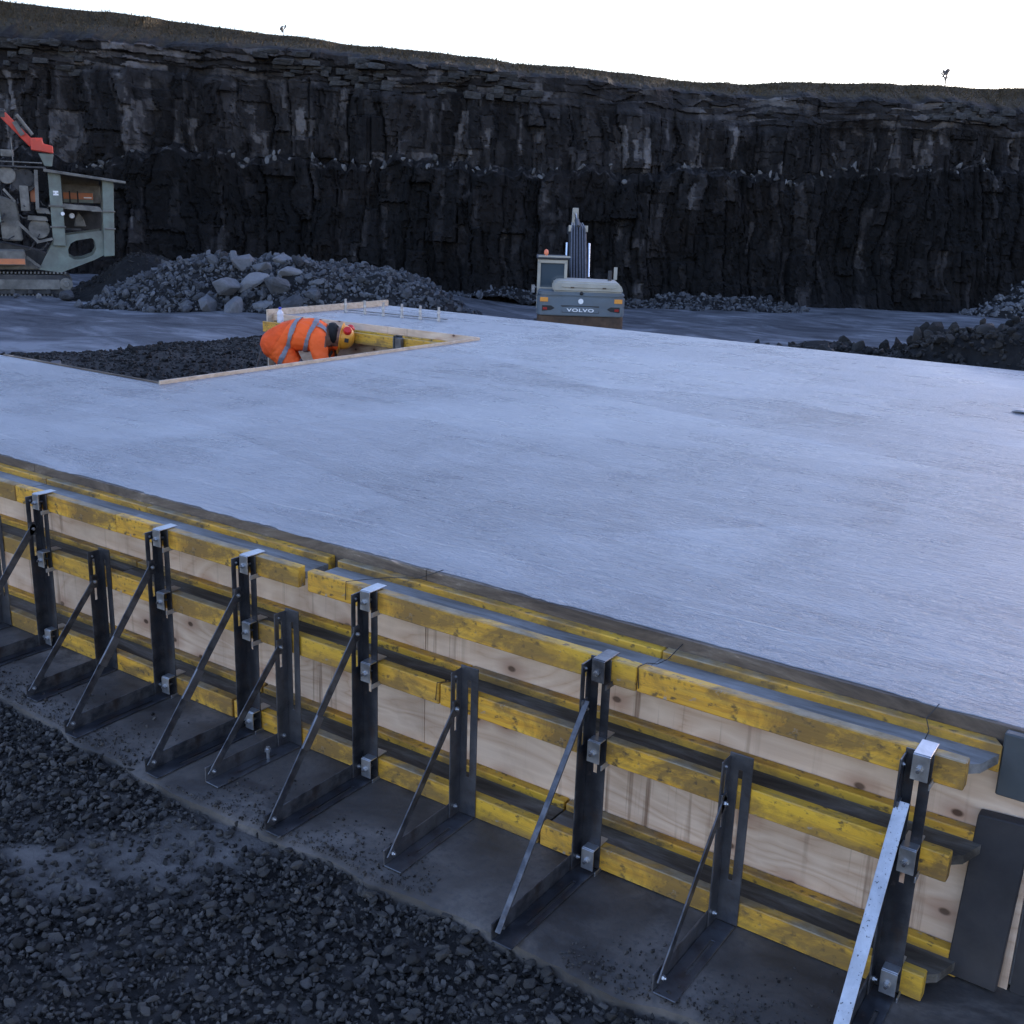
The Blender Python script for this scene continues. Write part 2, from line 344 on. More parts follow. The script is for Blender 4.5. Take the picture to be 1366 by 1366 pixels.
def np_mesh(name, V, F, mat, attrs=None, smooth=False):
    me = bpy.data.meshes.new(name); V = np.asarray(V, np.float32); F = np.asarray(F, np.int32); k = F.shape[1]
    me.vertices.add(len(V)); me.vertices.foreach_set('co', V.ravel()); me.loops.add(F.size); me.loops.foreach_set('vertex_index', F.ravel())
    me.polygons.add(len(F)); me.polygons.foreach_set('loop_start', np.arange(0, F.size, k, dtype=np.int32))
    me.polygons.foreach_set('use_smooth', np.full(len(F), smooth)); me.update(calc_edges=True)
    for nm, arr in (attrs or {}).items():
        a = me.attributes.new(nm, 'FLOAT', 'POINT'); a.data.foreach_set('value', np.asarray(arr, np.float32))
    me.materials.append(M[mat]); return me
def gridF(nr, nc):
    i = np.arange(nr - 1)[:, None] * nc + np.arange(nc - 1)[None, :]; i = i.ravel()
    return np.stack([i, i + 1, i + nc + 1, i + nc], 1)
def h2(i, j, s): 
    x = np.sin(i * 127.1 + j * 311.7 + s * 74.7) * 43758.5453; return x - np.floor(x)
def vnoise(x, y, s=0):
    xi, yi = np.floor(x), np.floor(y); fx, fy = x - xi, y - yi; fx = fx * fx * (3 - 2 * fx); fy = fy * fy * (3 - 2 * fy)
    a, b, c, d = h2(xi, yi, s), h2(xi + 1, yi, s), h2(xi, yi + 1, s), h2(xi + 1, yi + 1, s)
    return (a * (1 - fx) + b * fx) * (1 - fy) + (c * (1 - fx) + d * fx) * fy
def fbm(x, y, s=0, o=4):
    r = 0; a = .5
    for k in range(o): r = r + a * vnoise(x * 2 ** k + 17.3 * k, y * 2 ** k + 9.1 * k, s + k); a *= .5
    return r
def worley(x, y, s=0):
    xi, yi = np.floor(x), np.floor(y); f1 = np.full(x.shape, 9.); f2 = f1.copy(); cid = np.zeros(x.shape); cid2 = np.zeros(x.shape)
    for dx in (-1, 0, 1):
        for dy in (-1, 0, 1):
            cx, cy = xi + dx, yi + dy; d = np.hypot(cx + h2(cx, cy, s) - x, cy + h2(cx, cy, s + 1) - y)
            nearer = d < f1; f2 = np.where(nearer, f1, np.minimum(f2, d)); f1 = np.where(nearer, d, f1)
            cid = np.where(nearer, h2(cx, cy, s + 2), cid); cid2 = np.where(nearer, h2(cx, cy, s + 3), cid2)
    return f1, f2 - f1, cid, cid2
def sstep(a, b, x): t = np.clip((x - a) / (b - a), 0, 1); return t * t * (3 - 2 * t)

# angular stone variants
def rock_hull(seed, npt=13, sq=(1, .8, .65)):
    r = random.Random(seed); bm = bmesh.new()
    for _ in range(npt):
        v = Vector((r.gauss(0, 1), r.gauss(0, 1), r.gauss(0, 1))).normalized() * r.uniform(.82, 1.08)
        bm.verts.new((v.x * sq[0] * .5, v.y * sq[1] * .5, v.z * sq[2] * .5))
    bmesh.ops.convex_hull(bm, input=bm.verts); bmesh.ops.delete(bm, geom=[v for v in bm.verts if not v.link_faces], context='VERTS')
    bmesh.ops.triangulate(bm, faces=bm.faces); bm.verts.ensure_lookup_table()
    V = np.array([v.co[:] for v in bm.verts]); bm.verts.index_update(); F = np.array([[v.index for v in f.verts] for f in bm.faces]); bm.free(); return V, F
HULLS = [rock_hull(i, 12 + i % 4, (1, .55 + .09 * (i % 5), .42 + .08 * (i % 4))) for i in range(10)]
def rock_mesh(name, k, mat, bevel=.05):
    V, F = HULLS[k % len(HULLS)]; m = MB(); m.add([tuple(v) for v in V], [tuple(int(q) for q in f) for f in F]); me = m.mesh(name, mat, bevel); at = me.attributes.new('tint', 'FLOAT', 'POINT'); at.data.foreach_set('value', [(k * .37) % 1.0] * len(me.vertices)); return me
def scatter(P, S, name, mat, seed=1, flat=.5):
    r = np.random.default_rng(seed); Vs = []; Fs = []; Ts = []; off = 0; n = len(P); kind = r.integers(0, len(HULLS), n)
    for k, (V, F) in enumerate(HULLS):
        idx = np.where(kind == k)[0]
        if not len(idx): continue
        q = r.normal(size=(len(idx), 4)); q[:, 1:3] *= flat; q /= np.linalg.norm(q, axis=1)[:, None]; w, x, y, z = q.T
        Rm = np.stack([1 - 2 * (y * y + z * z), 2 * (x * y - z * w), 2 * (x * z + y * w), 2 * (x * y + z * w), 1 - 2 * (x * x + z * z), 2 * (y * z - x * w), 2 * (x * z - y * w), 2 * (y * z + x * w), 1 - 2 * (x * x + y * y)], 1).reshape(-1, 3, 3)
        W = np.einsum('nij,vj->nvi', Rm, V) * S[idx][:, None, None] + P[idx][:, None, :]
        Ts.append(np.repeat(r.random(len(idx)), len(V))); Vs.append(W.reshape(-1, 3)); Fs.append((F[None] + (np.arange(len(idx)) * len(V))[:, None, None]).reshape(-1, 3) + off); off += len(idx) * len(V)
    V = np.concatenate(Vs); F = np.concatenate(Fs)
    return np_mesh(name, V, F, mat, {'tint': np.concatenate(Ts)})

# ------------------------------------------------------------------ ground
H = 0.775
def to_ab(x, y): dx, dy = x - CAM.x, y - CAM.y; return dx * RV.x + dy * RV.y, dx * FV.x + dy * FV.y
PATCH = [(-2.60, -.53, .26, .08), (-2.62, -.64, .30, .12), (-2.72, -.82, .40, .15), (-2.86, -1.03, .34, .13)]
def fines(x, y):
    f = np.zeros(np.shape(x)); 
    for px, py, sx, sy in PATCH:
        f = np.maximum(f, 1 - ((x - px) / sx) ** 2 - ((y - py) / sy) ** 2)
    return np.clip(f * 1.5 + (fbm(x * 11, y * 11, 5) - .5) * 2.2, 0, 1) * (f > -.3)
def gz(x, y):
    a, b = to_ab(x, y)
    dx = np.maximum(-11.7 - .9 * sstep(6.6, 4.6, y) - x, 0) + np.maximum(x - 7., 0); dy = np.maximum(y - 8.5 - 2.4 * sstep(-6.2, -4.8, x), 0)
    t = np.hypot(dx, dy) + (fbm(x * .5, y * .5, 3) - .5) * 1.6
    far = -1.8 + (-1.15) * sstep(-9, 1, a)
    z = -.05 + (far + .05) * sstep(0.3, 6.5, t)
    notch = (x < -6.3) & (y > 2.2) & (y < 5.8)
    z = z + np.where(t < 3, (fbm(x * 1.3, y * 1.3, 8) - .5) * .10, 0) * ((x < -6.2) | (y > 8))
    # gravel ridge left of the notch
    z = z + .15 * np.exp(-((x + 11.5 + .9 * (fbm(y * .8, x * 0, 9) - .5)) / 1.3) ** 2) * sstep(1.5, 3, y) * (1 - sstep(9, 12, y)) * (.5 + fbm(x * 1.1, y * 1.1, 4))
    z = z - .14 * np.exp(-(((x + 8.2) / 1.2) ** 2 + ((y - 5.0) / 1.3) ** 2))
    z = z + (fbm(x * .25, y * .25, 2) - .47) * .35 * sstep(6, 14, t)
    near = (y < -.3) & (t < 2)
    z = z + np.where(near, (fbm(x * 2.2, y * 2.2, 6) - .47) * .05 + sstep(-.7, -2.6, y) * .06, 0)
    z = z + np.where(near, fines(x, y) * .016, 0)
    return z
gx = np.concatenate([(-20 - np.linspace(0, 1, 45)[1:] ** 2.4 * 240)[::-1], np.arange(-20, -5.2, .16), np.arange(-5.2, .8, .045), .8 + np.linspace(0, 1, 70) ** 2.2 * 260])
gy = np.concatenate([(-2.4 - np.linspace(0, 1, 40)[1:] ** 2.6 * 250)[::-1], np.arange(-2.4, -.3, .045), np.arange(-.3, 20, .2), 20 + np.linspace(0, 1, 120) ** 1.8 * 240])
GX, GY = np.meshgrid(gx, gy); GZ = gz(GX, GY)
tpad = np.hypot(np.maximum(-11.7 - .9 * sstep(6.6, 4.6, GY) - GX, 0) + np.maximum(GX - 7., 0), np.maximum(GY - 8.5 - 2.4 * sstep(-6.2, -4.8, GX), 0))
dust = sstep(.9, 2.4, tpad + (fbm(GX * .6, GY * .6, 21) - .5) * 2)
me = np_mesh('ground', np.stack([GX, GY, GZ], -1).reshape(-1, 3), gridF(*GX.shape), 'ground', {'dust': dust.ravel(), 'fines': (fines(GX, GY) * (GY < -.3)).ravel()}, True)
ground = tag(link(bpy.data.objects.new('ground', me)), kind='structure')

# gravel in front of the blinding strip
edge_pts = [(-7.5, -.40), (-4.6, -.42), (-4.19, -.43), (-3.8, -.47), (-3.54, -.50), (-3.3, -.485), (-3.04, -.51), (-2.75, -.49), (-2.48, -.52), (-2.2, -.47), (-1.95, -.475), (-1.7, -.45), (-1.48, -.445), (-1.2, -.46), (-1.03, -.45), (-.8, -.38), (-.5, -.42), (.4, -.40), (2.5, -.44)]
ex, ey = zip(*edge_pts)
def edge_y(x): return np.interp(x, ex, ey) + (fbm(x * 6, x * 0, 31) - .47) * .07
def gravel_pts(n, x0, x1, y0, y1, seed):
    r = np.random.default_rng(seed); x = r.uniform(x0, x1, n); y = r.uniform(y0, y1, n)
    keep = (y < edge_y(x) + .015 + .06 * (r.random(n) < .08) + .2 * (r.random(n) < .006)) & (r.random(n) > fines(x, y) * .80)
    return x[keep], y[keep], r
x, y, r = gravel_pts(76000, -6.2, 1.2, -2.3, -.3, 3)
s = np.clip(r.lognormal(math.log(.0195), .42, len(x)), .007, .056)
z = gz(x, y) + s * .14 + r.uniform(-.003, .016, len(x)) * (1 - fines(x, y))
dist = np.hypot(x - CAM.x, y - CAM.y); d3 = np.sqrt(dist ** 2 + (2.07 - z) ** 2)
# the ones that show largest are stones of their own
px = (x - CAM.x) * cr.x + (y - CAM.y) * cr.y + (z - CAM.z) * cr.z; py = (x - CAM.x) * cu.x + (y - CAM.y) * cu.y + (z - CAM.z) * cu.z; pd = (x - CAM.x) * cw.x + (y - CAM.y) * cw.y + (z - CAM.z) * cw.z
inview = (np.abs(px / pd) < .47) & (np.abs(py / pd) < .47)
order = np.argsort(-np.where(inview, s / d3, 0)); big = order[:290]; rest = np.setdiff1d(np.arange(len(x)), big)
gn = 7000; gx_ = r.uniform(-5.6, 1, gn); gy_ = edge_y(gx_) + r.exponential(.10, gn); gk = (gy_ < -.02) & (fbm(gx_ * 2.6, gy_ * 2.6, 140) > .36 + (gy_ - edge_y(gx_)) * .45); gx_, gy_ = gx_[gk], gy_[gk]; gs = np.clip(r.lognormal(math.log(.0065), .5, len(gx_)), .003, .024)
me = scatter(np.concatenate([np.stack([x, y, z], 1)[rest], np.stack([gx_, gy_, gs * .2], 1)]), np.concatenate([s[rest], gs]), 'gravel', 'gravel_stone', 5, .55)
tag(link(bpy.data.objects.new('gravel', me)), 'crushed dark stone spread in front of the formwork', 'gravel', kind='stuff')
smesh = [rock_mesh('stone', k, 'gravel_stone', .04) for k in range(10)]
for i in big:
    o = bpy.data.objects.new('stone', smesh[i % 10]); link(o, ground); o.location = (x[i], y[i], z[i] + s[i] * .1); o.scale = (s[i],) * 3
    o.rotation_euler = (r.uniform(-.5, .5), r.uniform(-.5, .5), r.uniform(0, 6.3))
# darker gravel inside the notch and along the pad edge
n = 30000; r = np.random.default_rng(8); x = r.uniform(-15.5, -6.35, n); y = r.uniform(1.2, 9.5, n)
k = ~((x < -6.3) & (y < 2.15)) & ~((x > -9.3) & (y > 5.7) & (y < 7.95))
x, y = x[k], y[k]; t = np.maximum(-11.7 - .9 * sstep(6.6, 4.6, y) - x, 0); k = t < .6 + fbm(y, x, 3) * 1.2; x, y = x[k], y[k]
s = np.clip(r.lognormal(math.log(.034), .5, len(x)), .015, .16); z = gz(x, y) + s * .1
tag(link(bpy.data.objects.new('gravel', scatter(np.stack([x, y, z], 1), s, 'gravel', 'rubble_dark', 6))), 'dark gravel bank filling the notch behind the slab', 'gravel', kind='stuff')

# blinding strip under the formwork
xs = np.linspace(-7.5, 2.5, 260); ye = edge_y(xs); m = MB(); nn = len(xs)
rows = [(lambda i: (xs[i], 1.0, 0.0)), (lambda i: (xs[i], -.2, 0.0)), (lambda i: (xs[i], ye[i] + .03, -.002)), (lambda i: (xs[i], ye[i], -.014)), (lambda i: (xs[i], ye[i] - .015, -.09))]
m.add([f(i) for f in rows for i in range(nn)], [(q * nn + i, q * nn + i + 1, (q + 1) * nn + i + 1, (q + 1) * nn + i) for q in range(4) for i in range(nn - 1)])
tag(m.build('pavement', 'strip', smooth=True), kind='structure')

# ------------------------------------------------------------------ the slab
poly = [(3.6, .2195), (-11, .2195), (-11, 2.1), (-6.25, 2.1), (-6.25, 5.85), (-9.1, 5.85), (-9.1, 7.78), (3.6, 7.78)]
m = MB(); m.prism(poly, 'z', 0.004, H)
tag(m.build('concrete_slab', 'slab', bevel=.006), kind='structure')
xs = np.linspace(-7.2, -.4, 420); e = .2192 - .017 * np.clip((fbm(xs * 5, xs * 0, 130) - .38) * 3.2 + (fbm(xs * 28, xs * 0, 131) - .5) * 1.2, 0, 1.25); nn = len(xs); m = MB()
m.add([(xs[i], yy(i), zz_) for yy, zz_ in ((lambda i: .232, .7752), (lambda i: e[i] + .003, .7795), (lambda i: e[i], .7775)) for i in range(nn)], [(q * nn + i, q * nn + i + 1, (q + 1) * nn + i + 1, (q + 1) * nn + i) for q in range(2) for i in range(nn - 1)])
o = m.build('slopped_edge', 'slab', bpy.data.objects['concrete_slab'], smooth=True)
# ------------------------------------------------------------------ quarry face
def ai(a, xs, ys): return np.interp(a, xs, ys)
KA = [-75, -23.4, -12.7, -.7, 11.6, 27, 80]
def rock_top(a): return ai(a, KA, [8.4, 8.5, 8.8, 8.2, 7.8, 7.85, 8.0])
def grass_top(a): return ai(a, KA, [13.0, 10.4, 9.9, 9.1, 8.85, 9.2, 13.5])  # rim beyond the right of the view raised to block the low sun
def ledge_z(a): return ai(a, KA, [3.0, 3.1, 3.5, 3.35, 3.55, 4.4, 4.6]) + (fbm(a * .35, a * 0, 41) - .47) * 1.3 + (fbm(a * 1.9, a * 0, 39) - .47) * .7
def base_b(a): return 57 + .2 * a + (fbm(a * .09, a * 0, 40) - .47) * 3.0 - np.where(a > 36, ((a - 36) / 14) ** 2 * 6, 0) - np.where(a < -34, ((-a - 34) / 14) ** 2 * 5, 0)
acol = np.concatenate([np.arange(-76, -33, .5), np.arange(-33, 37, .075), np.arange(37, 80, .5)]); nc = len(acol)
rows = [('L', t) for t in np.linspace(0, 1, 95)] + [('B', t) for t in np.linspace(.08, 1, 9)] + [('U', t) for t in np.linspace(.012, 1, 78)] + [('G', t) for t in np.linspace(.03, 1, 26)] + [('P', t) for t in np.linspace(.04, 1, 16) ** 2.2]
A = np.tile(acol, (len(rows), 1)); B = np.zeros_like(A); Z = np.zeros_like(A); TI = np.zeros_like(A); GR = np.zeros_like(A)
bb = base_b(acol); zl = ledge_z(acol); zr = rock_top(acol) + (fbm(acol * .8, acol * 0, 42) - .47) * .5; zg = grass_top(acol) + (fbm(acol * .35, acol * 0, 43) - .47) * .2
zb = np.full(nc, -4.2); bench = np.clip((fbm(acol * .35, acol * 0, 44) - .2) * 3.2, .5, 1.7)
def blocks(a, z, w, h, seed):                              # upright joint blocks: columns of uneven width, broken at uneven heights
    g = a / w; i = np.floor(g); f = g - i; cut = .25 + .5 * h2(i, i * 0, seed); col = i * 2 + (f > cut)
    e = np.minimum(np.abs(f - cut), np.minimum(f, 1 - f)) * w
    q = z / (h * (.6 + .9 * h2(col, col * 0, seed + 1))) + h2(col, col * 0, seed + 2) * 7; j = np.floor(q)
    return h2(col, j, seed + 3), h2(col, j, seed + 4), e, h2(col, j, seed + 5) - .5, (q - j - .5)
def face_disp(a, z, low):
    wa = a + (fbm(a * .45, z * .22, 50 + low) - .47) * 1.6 + (fbm(a * 1.6, z * .9, 57) - .47) * .5
    c1, t1, e1, k1, q1 = blocks(wa, z, 2.3, 4.2, 51 + low); c2, t2, e2, k2, q2 = blocks(wa + 3.7, z, .78, 2.2, 61 + low); c3, t3, e3, k3, q3 = blocks(wa + (fbm(a * 2, z * 2, 58) - .5) * .5, z, .40, .62, 71 + low)
    d = (c1 - .5) * .52 + k1 * q1 * .6 + (c2 - .5) * .28 + k2 * q2 * .28 + (c3 - .5) * .17 + (fbm(a * .16, z * .12, 52) - .47) * 2.4 + (fbm(a * 3.2, z * 2.2, 53) - .47) * .30
    d = d - .16 * (1 - sstep(0, .10, e1)) - .05 * (1 - sstep(0, .07, e2))
    tint = (.11 if low else -.26) + .48 * t1 ** 3 + .62 * t2 ** 4 + .36 * t3 ** 4 + .5 * np.clip(fbm(wa * 1.1, z * .16, 59 + low) - .58, 0, 1) * 2.2
    return d, tint
for ri, (kind, t) in enumerate(rows):
    if kind == 'L':
        z = zb + (zl - zb) * t; d, ti = face_disp(acol, z, 0); back = .09 * (z - zb)
        talus = np.exp(-np.clip(z + 2.9, 0, 9) / .8) * (.2 + .9 * fbm(acol * .35, acol * 0, 45))
        B[ri] = bb + back - d - talus; Z[ri] = z; TI[ri] = ti - .04
    elif kind == 'B':
        d0, t0 = face_disp(acol, zl, 0); d1, t1 = face_disp(acol, zl, 7); b0 = bb + .09 * (zl - zb) - d0; b1 = bb + .09 * (zl - zb) + bench - d1 * .8
        B[ri] = b0 + (np.maximum(b1, b0 + .12) - b0) * t; Z[ri] = zl + t * .35 + (fbm(acol * 2.2, acol * 0 + t * 3, 46) - .42) * .95 * np.sin(math.pi * t); TI[ri] = .10 + .75 * h2(np.floor(acol * 4), ri, 3) ** 4
    elif kind == 'U':
        z0 = zl + .35; z = z0 + (zr - z0) * t; d, ti = face_disp(acol, z, 7)
        h = zr - z; strata = 1 - sstep(1.0, 1.7, h + (fbm(acol * .4, z * .4, 47) - .47) * 1.2)
        wz = z + (fbm(acol * .3, z * 0, 48) - .47) * .5; rowi = np.floor(wz / .33); _, es, cs, ts = worley(acol / 1.0 + rowi * 7.3, wz / .33, 81)
        ds = (h2(rowi, rowi * 0, 5) - .5) * .8 + (cs - .5) * .35 + (fbm(acol * 1.2, z * 2, 49) - .47) * .5
        b0 = bb + .09 * (zl - zb) + bench; b0 = np.maximum(b0 - d * .8, bb + .09 * (zl - zb) - face_disp(acol, zl, 0)[0] + .12 - (1 - sstep(0, .3, t)) * 0)
        B[ri] = b0 + .05 * (z - z0) + strata * (d * .8 - ds) * .8; Z[ri] = z; TI[ri] = ti * (1 - strata) + strata * (.33 + .74 * ts ** 1.6 * np.clip(fbm(acol * .3, acol * 0, 96) * 1.9 - .25, .1, 1)) + .02
    elif kind == 'G':
        k = len([1 for q in rows[:ri] if q[0] == 'U']); last = [i for i, q in enumerate(rows) if q[0] == 'U'][-1]
        B[ri] = B[last] * (1 - min(1, t * 2)) + (bb + 2.0 + bench) * min(1, t * 2) + t * 2.2; Z[ri] = zr + (zg - zr) * t ** .8 + (fbm(acol * 3, acol * 0 + t * 5, 90) - .47) * .22 * (1 - t)
        TI[ri] = .3; GR[ri] = sstep(0.0, .22, t + (fbm(acol * 2.5, acol * 0 + t * 6, 91) - .5) * .5)
    else:
        B[ri] = bb + 4.2 + bench + t * 220; Z[ri] = zg + (fbm(acol * .3, acol * 0 + t * 30, 92) - .47) * .3 * min(1, t * 3) - t * 12; GR[ri] = 1; TI[ri] = .3
org = Q(0, 0); X = org.x + A * RV.x + B * FV.x; Y = org.y + A * RV.y + B * FV.y
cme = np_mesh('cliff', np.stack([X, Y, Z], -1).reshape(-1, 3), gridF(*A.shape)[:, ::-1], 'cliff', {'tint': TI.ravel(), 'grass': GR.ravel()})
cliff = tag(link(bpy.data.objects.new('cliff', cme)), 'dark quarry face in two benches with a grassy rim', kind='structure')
# blocks of the pale layered band under the rim
bmeshes = []
for k in range(6):
    m = MB(); rr_ = random.Random(200 + k); m.box(-.5, .5, -.5, .5, -.5, .5); m.v = [tuple(c + rr_.uniform(-.11, .11) for c in v) for v in m.v]; bmeshes.append(m.mesh('rock_block', 'strata', .05))
u_last = [i for i, q in enumerate(rows) if q[0] == 'U'][-1]; u_first = [i for i, q in enumerate(rows) if q[0] == 'U'][0]
rr_ = random.Random(5)
for k in range(420):
    a = rr_.uniform(-25, 31)
    if fbm(np.array([a * .22]), np.array([3.]), 33)[0] < .44: continue
    ci = int(np.argmin(np.abs(acol - a))); ri = u_last - rr_.choice([2, 5, 8, 11, 14, 17, 20])
    p = Q(a, B[ri, ci] + .10, Z[ri, ci]); o = bpy.data.objects.new('rock_block', bmeshes[k % 6]); link(o, cliff); o.location = p
    o.scale = (rr_.uniform(.3, .95), .6, rr_.uniform(.16, .34)); o.rotation_euler = (rr_.uniform(-.06, .06), rr_.uniform(-.06, .06), YAW + .2 + rr_.uniform(-.08, .08))
# broken stones lying along the bench
bi = [i for i, q in enumerate(rows) if q[0] == 'B']; lms = [rock_mesh('stone', k, 'strata', .05) for k in range(8)]
for k in range(170):
    a = rr_.uniform(-25, 31)
    if fbm(np.array([a * .3]), np.array([8.]), 35)[0] < .40: continue
    ci = int(np.argmin(np.abs(acol - a))); ri = rr_.choice(bi[1:6]); o = bpy.data.objects.new('stone', lms[k % 8]); link(o, cliff); o.location = Q(a, B[ri, ci], Z[ri, ci] + .05); sz = rr_.uniform(.16, .5); o.scale = (sz * 1.3, sz, sz); o.rotation_euler = (rr_.uniform(0, 6), rr_.uniform(0, 6), rr_.uniform(0, 6))
# rough grass on the rim
n = 26000; r = np.random.default_rng(21); a = r.uniform(-30, 36, n); tt = r.random(n) ** .8
gi = [i for i, q in enumerate(rows) if q[0] in 'GP']; gi = gi[4:30]; ci = np.searchsorted(acol, a); ridx = np.array(gi)[(tt * (len(gi) - 1)).astype(int)]
bx = B[ridx, ci]; zx = Z[ridx, ci]; hgt = r.uniform(.06, .20, n) * (.5 + fbm(a * 1.5, bx, 77) * 1.1); lean = r.normal(0, .12, (n, 2)); wdt = r.uniform(.015, .035, n)
base = np.stack([org.x + a * RV.x + bx * FV.x, org.y + a * RV.y + bx * FV.y, zx - .04], 1); ang = r.uniform(0, 6.28, n)
dv = np.stack([np.cos(ang) * wdt, np.sin(ang) * wdt, np.zeros(n)], 1); tip = base + np.stack([lean[:, 0], lean[:, 1], hgt], 1)
V = np.stack([base - dv, base + dv, tip], 1).reshape(-1, 3)
tag(link(bpy.data.objects.new('grass', np_mesh('grass', V, np.arange(3 * n).reshape(-1, 3), 'dry_grass'))), 'dry moorland grass along the top of the quarry face', 'grass', kind='stuff')

# bare bushes on the skyline
def twig_tree(name, base, h, seed, label, lean=0.):
    rr = random.Random(seed); t = empty(name, base, label=label, cat='tree'); tr = MB(); cw_ = MB()
    def grow(m, p, d, L, rad, lv):
        q = p + d * L; mid = p + d * L * .5 + Vector((rr.uniform(-.05, .05), rr.uniform(-.05, .05), 0)) * L
        m.tube([p, mid, q], [rad, rad * .8, rad * .6], 5)
        if lv == 0: return
        for _ in range(rr.choice([4, 4, 5])):
            nd = (d + Vector((rr.uniform(-.9, .9) + lean, rr.uniform(-.9, .9), rr.uniform(-.15, .5)))).normalized(); grow(cw_, p + d * L * rr.uniform(.45, 1), nd, L * rr.uniform(.5, .75), rad * .76, lv - 1)
    grow(tr, Vector((0, 0, -.15)), Vector((lean * .3, 0, 1)).normalized(), h * .42, h * .038, 4)
    tr.build('trunk', 'bark', t); cw_.build('crown', 'bark', t); return t
def rim(a, k=6): 
    ci = int(np.argmin(np.abs(acol - a))); ri = [i for i, q in enumerate(rows) if q[0] == 'G'][-1]; return Q(a, B[ri, ci] + .5, Z[ri, ci] + .12)
twig_tree('windblown_tree', rim(24.0), 1.25, 4, 'small windblown bare tree alone on the right skyline', -.25)
twig_tree('bare_bush', rim(-12.6), .7, 9, 'tiny bare bush on the left skyline above the rubble heap')

# ------------------------------------------------------------------ rubble heaps (stones are parts, the rest is one mass)
def heap(name, label, hump, n_mass, n_parts, area, seed, mat, smin, smax, bigs=(), mat_big='boulder', psize=None):
    """hump(a,b) -> height above ground; area (a0,a1,b0,b1)"""
    r = np.random.default_rng(seed); root = empty(name, Q((area[0] + area[1]) / 2, (area[2] + area[3]) / 2, 0), label=label, cat='rubble'); c0 = np.array(root.location)
    na, nb = 70, 40; aa, b_ = np.meshgrid(np.linspace(area[0], area[1], na), np.linspace(area[2], area[3], nb)); hh = hump(aa, b_)
    x = org.x + aa * RV.x + b_ * FV.x; y = org.y + aa * RV.y + b_ * FV.y; g = gz(x, y)
    z = g - .25 + np.where(hh > 0, hh + .2, 0) + (fbm(aa * 1.7, b_ * 1.7, seed) - .47) * .2
    o = bpy.data.objects.new('core', np_mesh('core', np.stack([x, y, z], -1).reshape(-1, 3) - c0, gridF(nb, na), 'rubble_dark')); link(o, root); o['kind'] = 'stuff'  # core coloured dark to paint shade into the gaps between stones
    def samp(n):
        a = r.uniform(area[0], area[1], n * 3); b = r.uniform(area[2], area[3], n * 3); h = hump(a, b); k = np.where(h > .03)[0][:n]
        a, b, h = a[k], b[k], h[k]; x = org.x + a * RV.x + b * FV.x; y = org.y + a * RV.y + b * FV.y; return x, y, gz(x, y) + h - .05
    x, y, z = samp(n_mass); s = np.clip(r.lognormal(math.log(smin * 1.7), .4, len(x)), smin, smax)
    o = bpy.data.objects.new('small_stones', scatter(np.stack([x, y, z], 1) - c0, s, 'small_stones', mat, seed, .8)); link(o, root); o['kind'] = 'stuff'
    x, y, z = samp(n_parts); s = r.uniform(*(psize or (smax * .5, smax * 1.3)), len(x))
    ms = [rock_mesh('stone', k, mat, .05) for k in range(10)]
    for i in range(len(x)):
        o = bpy.data.objects.new('stone', ms[i % 10]); link(o, root); o.location = np.array([x[i], y[i], z[i] + .05]) - c0; o.scale = (s[i] * r.uniform(.8, 1.25), s[i], s[i]); o.rotation_euler = tuple(r.uniform(0, 6.3, 3))
    mb = [rock_mesh('boulder', k + 2, mat_big, .09) for k in range(6)]
    for i, (a, b, dz, sz) in enumerate(bigs):
        p = Q(a, b); zz = gz(np.array([p.x]), np.array([p.y]))[0] + dz - sz * .12
        o = bpy.data.objects.new('boulder', mb[i % 6]); link(o, root); o.location = np.array([p.x, p.y, zz]) - c0; o.scale = (sz * 1.25, sz * r.uniform(1.0, 1.4), sz * r.uniform(1.2, 1.7)); o.rotation_euler = (r.uniform(-.5, .5), r.uniform(-.5, .5), r.uniform(0, 6.3))
    return root
def hump_main(a, b):
    top = np.interp(a, [-15.2, -13.6, -12, -8, -5, -3.6, -1.9, -.2], [0, 1.0, 1.6, 1.7, 1.85, 1.8, 1.15, 0]); cen = 40.0
    prof = 1 - np.abs(b - cen) / 3.6; return np.clip(top * np.clip(prof * 1.55, -1, 1) + (fbm(a * .9, b * .9, 14) - .47) * .7 - .05, 0, 9) * (top > .01)
bigs = [(-8.6, 37.1, .35, 1.15), (-7.6, 37.0, .35, 1.1), (-9.9, 37.2, .9, 1.0), (-9.0, 37.6, 1.05, 1.1), (-8.2, 37.4, 1.0, .95), (-10.4, 36.8, .3, .9), (-9.5, 36.5, .25, .85), (-7.0, 37.4, .7, .9), (-8.9, 38.4, 1.5, 1.0), (-7.9, 38.2, 1.35, .9),
        (-11.2, 36.9, .25, .7), (-9.6, 38.6, 1.6, .8), (-8.3, 39.0, 1.75, .7), (-6.2, 38.3, 1.2, .7), (-12.2, 37.3, .3, .6)]
heap('rubble_heap', 'long heap of blasted grey rock with pale boulders below the quarry face', hump_main, 9000, 270, (-15.5, -.1, 35.6, 44.2), 101, 'rubble', .10, .46, bigs)
def hump_r(a, b):
    x = org.x + a * RV.x + b * FV.x; y = org.y + a * RV.y + b * FV.y
    top = np.interp(x, [-6.6, -5.6, -5.2, -4.4, -3.7, -3.2, -2.6, -2.0, -.5, 3], [0, .42, .56, .60, .62, .72, 1.0, 1.1, 1.3, 1.4])
    prof = np.clip((1 - np.abs(y - 9.35) / 1.5) * 1.7, -1, 1)
    return np.clip(top * prof + (fbm(x * 2.1, y * 2.1, 15) - .47) * .34, 0, 9) * (x > -6.5) * (y > 7.9)
def ground_at(a, b): p = Q(a, b); return gz(np.array([p.x]), np.array([p.y]))[0]
def AB(x, y): a_, b_ = to_ab(x, y); return a_, b_
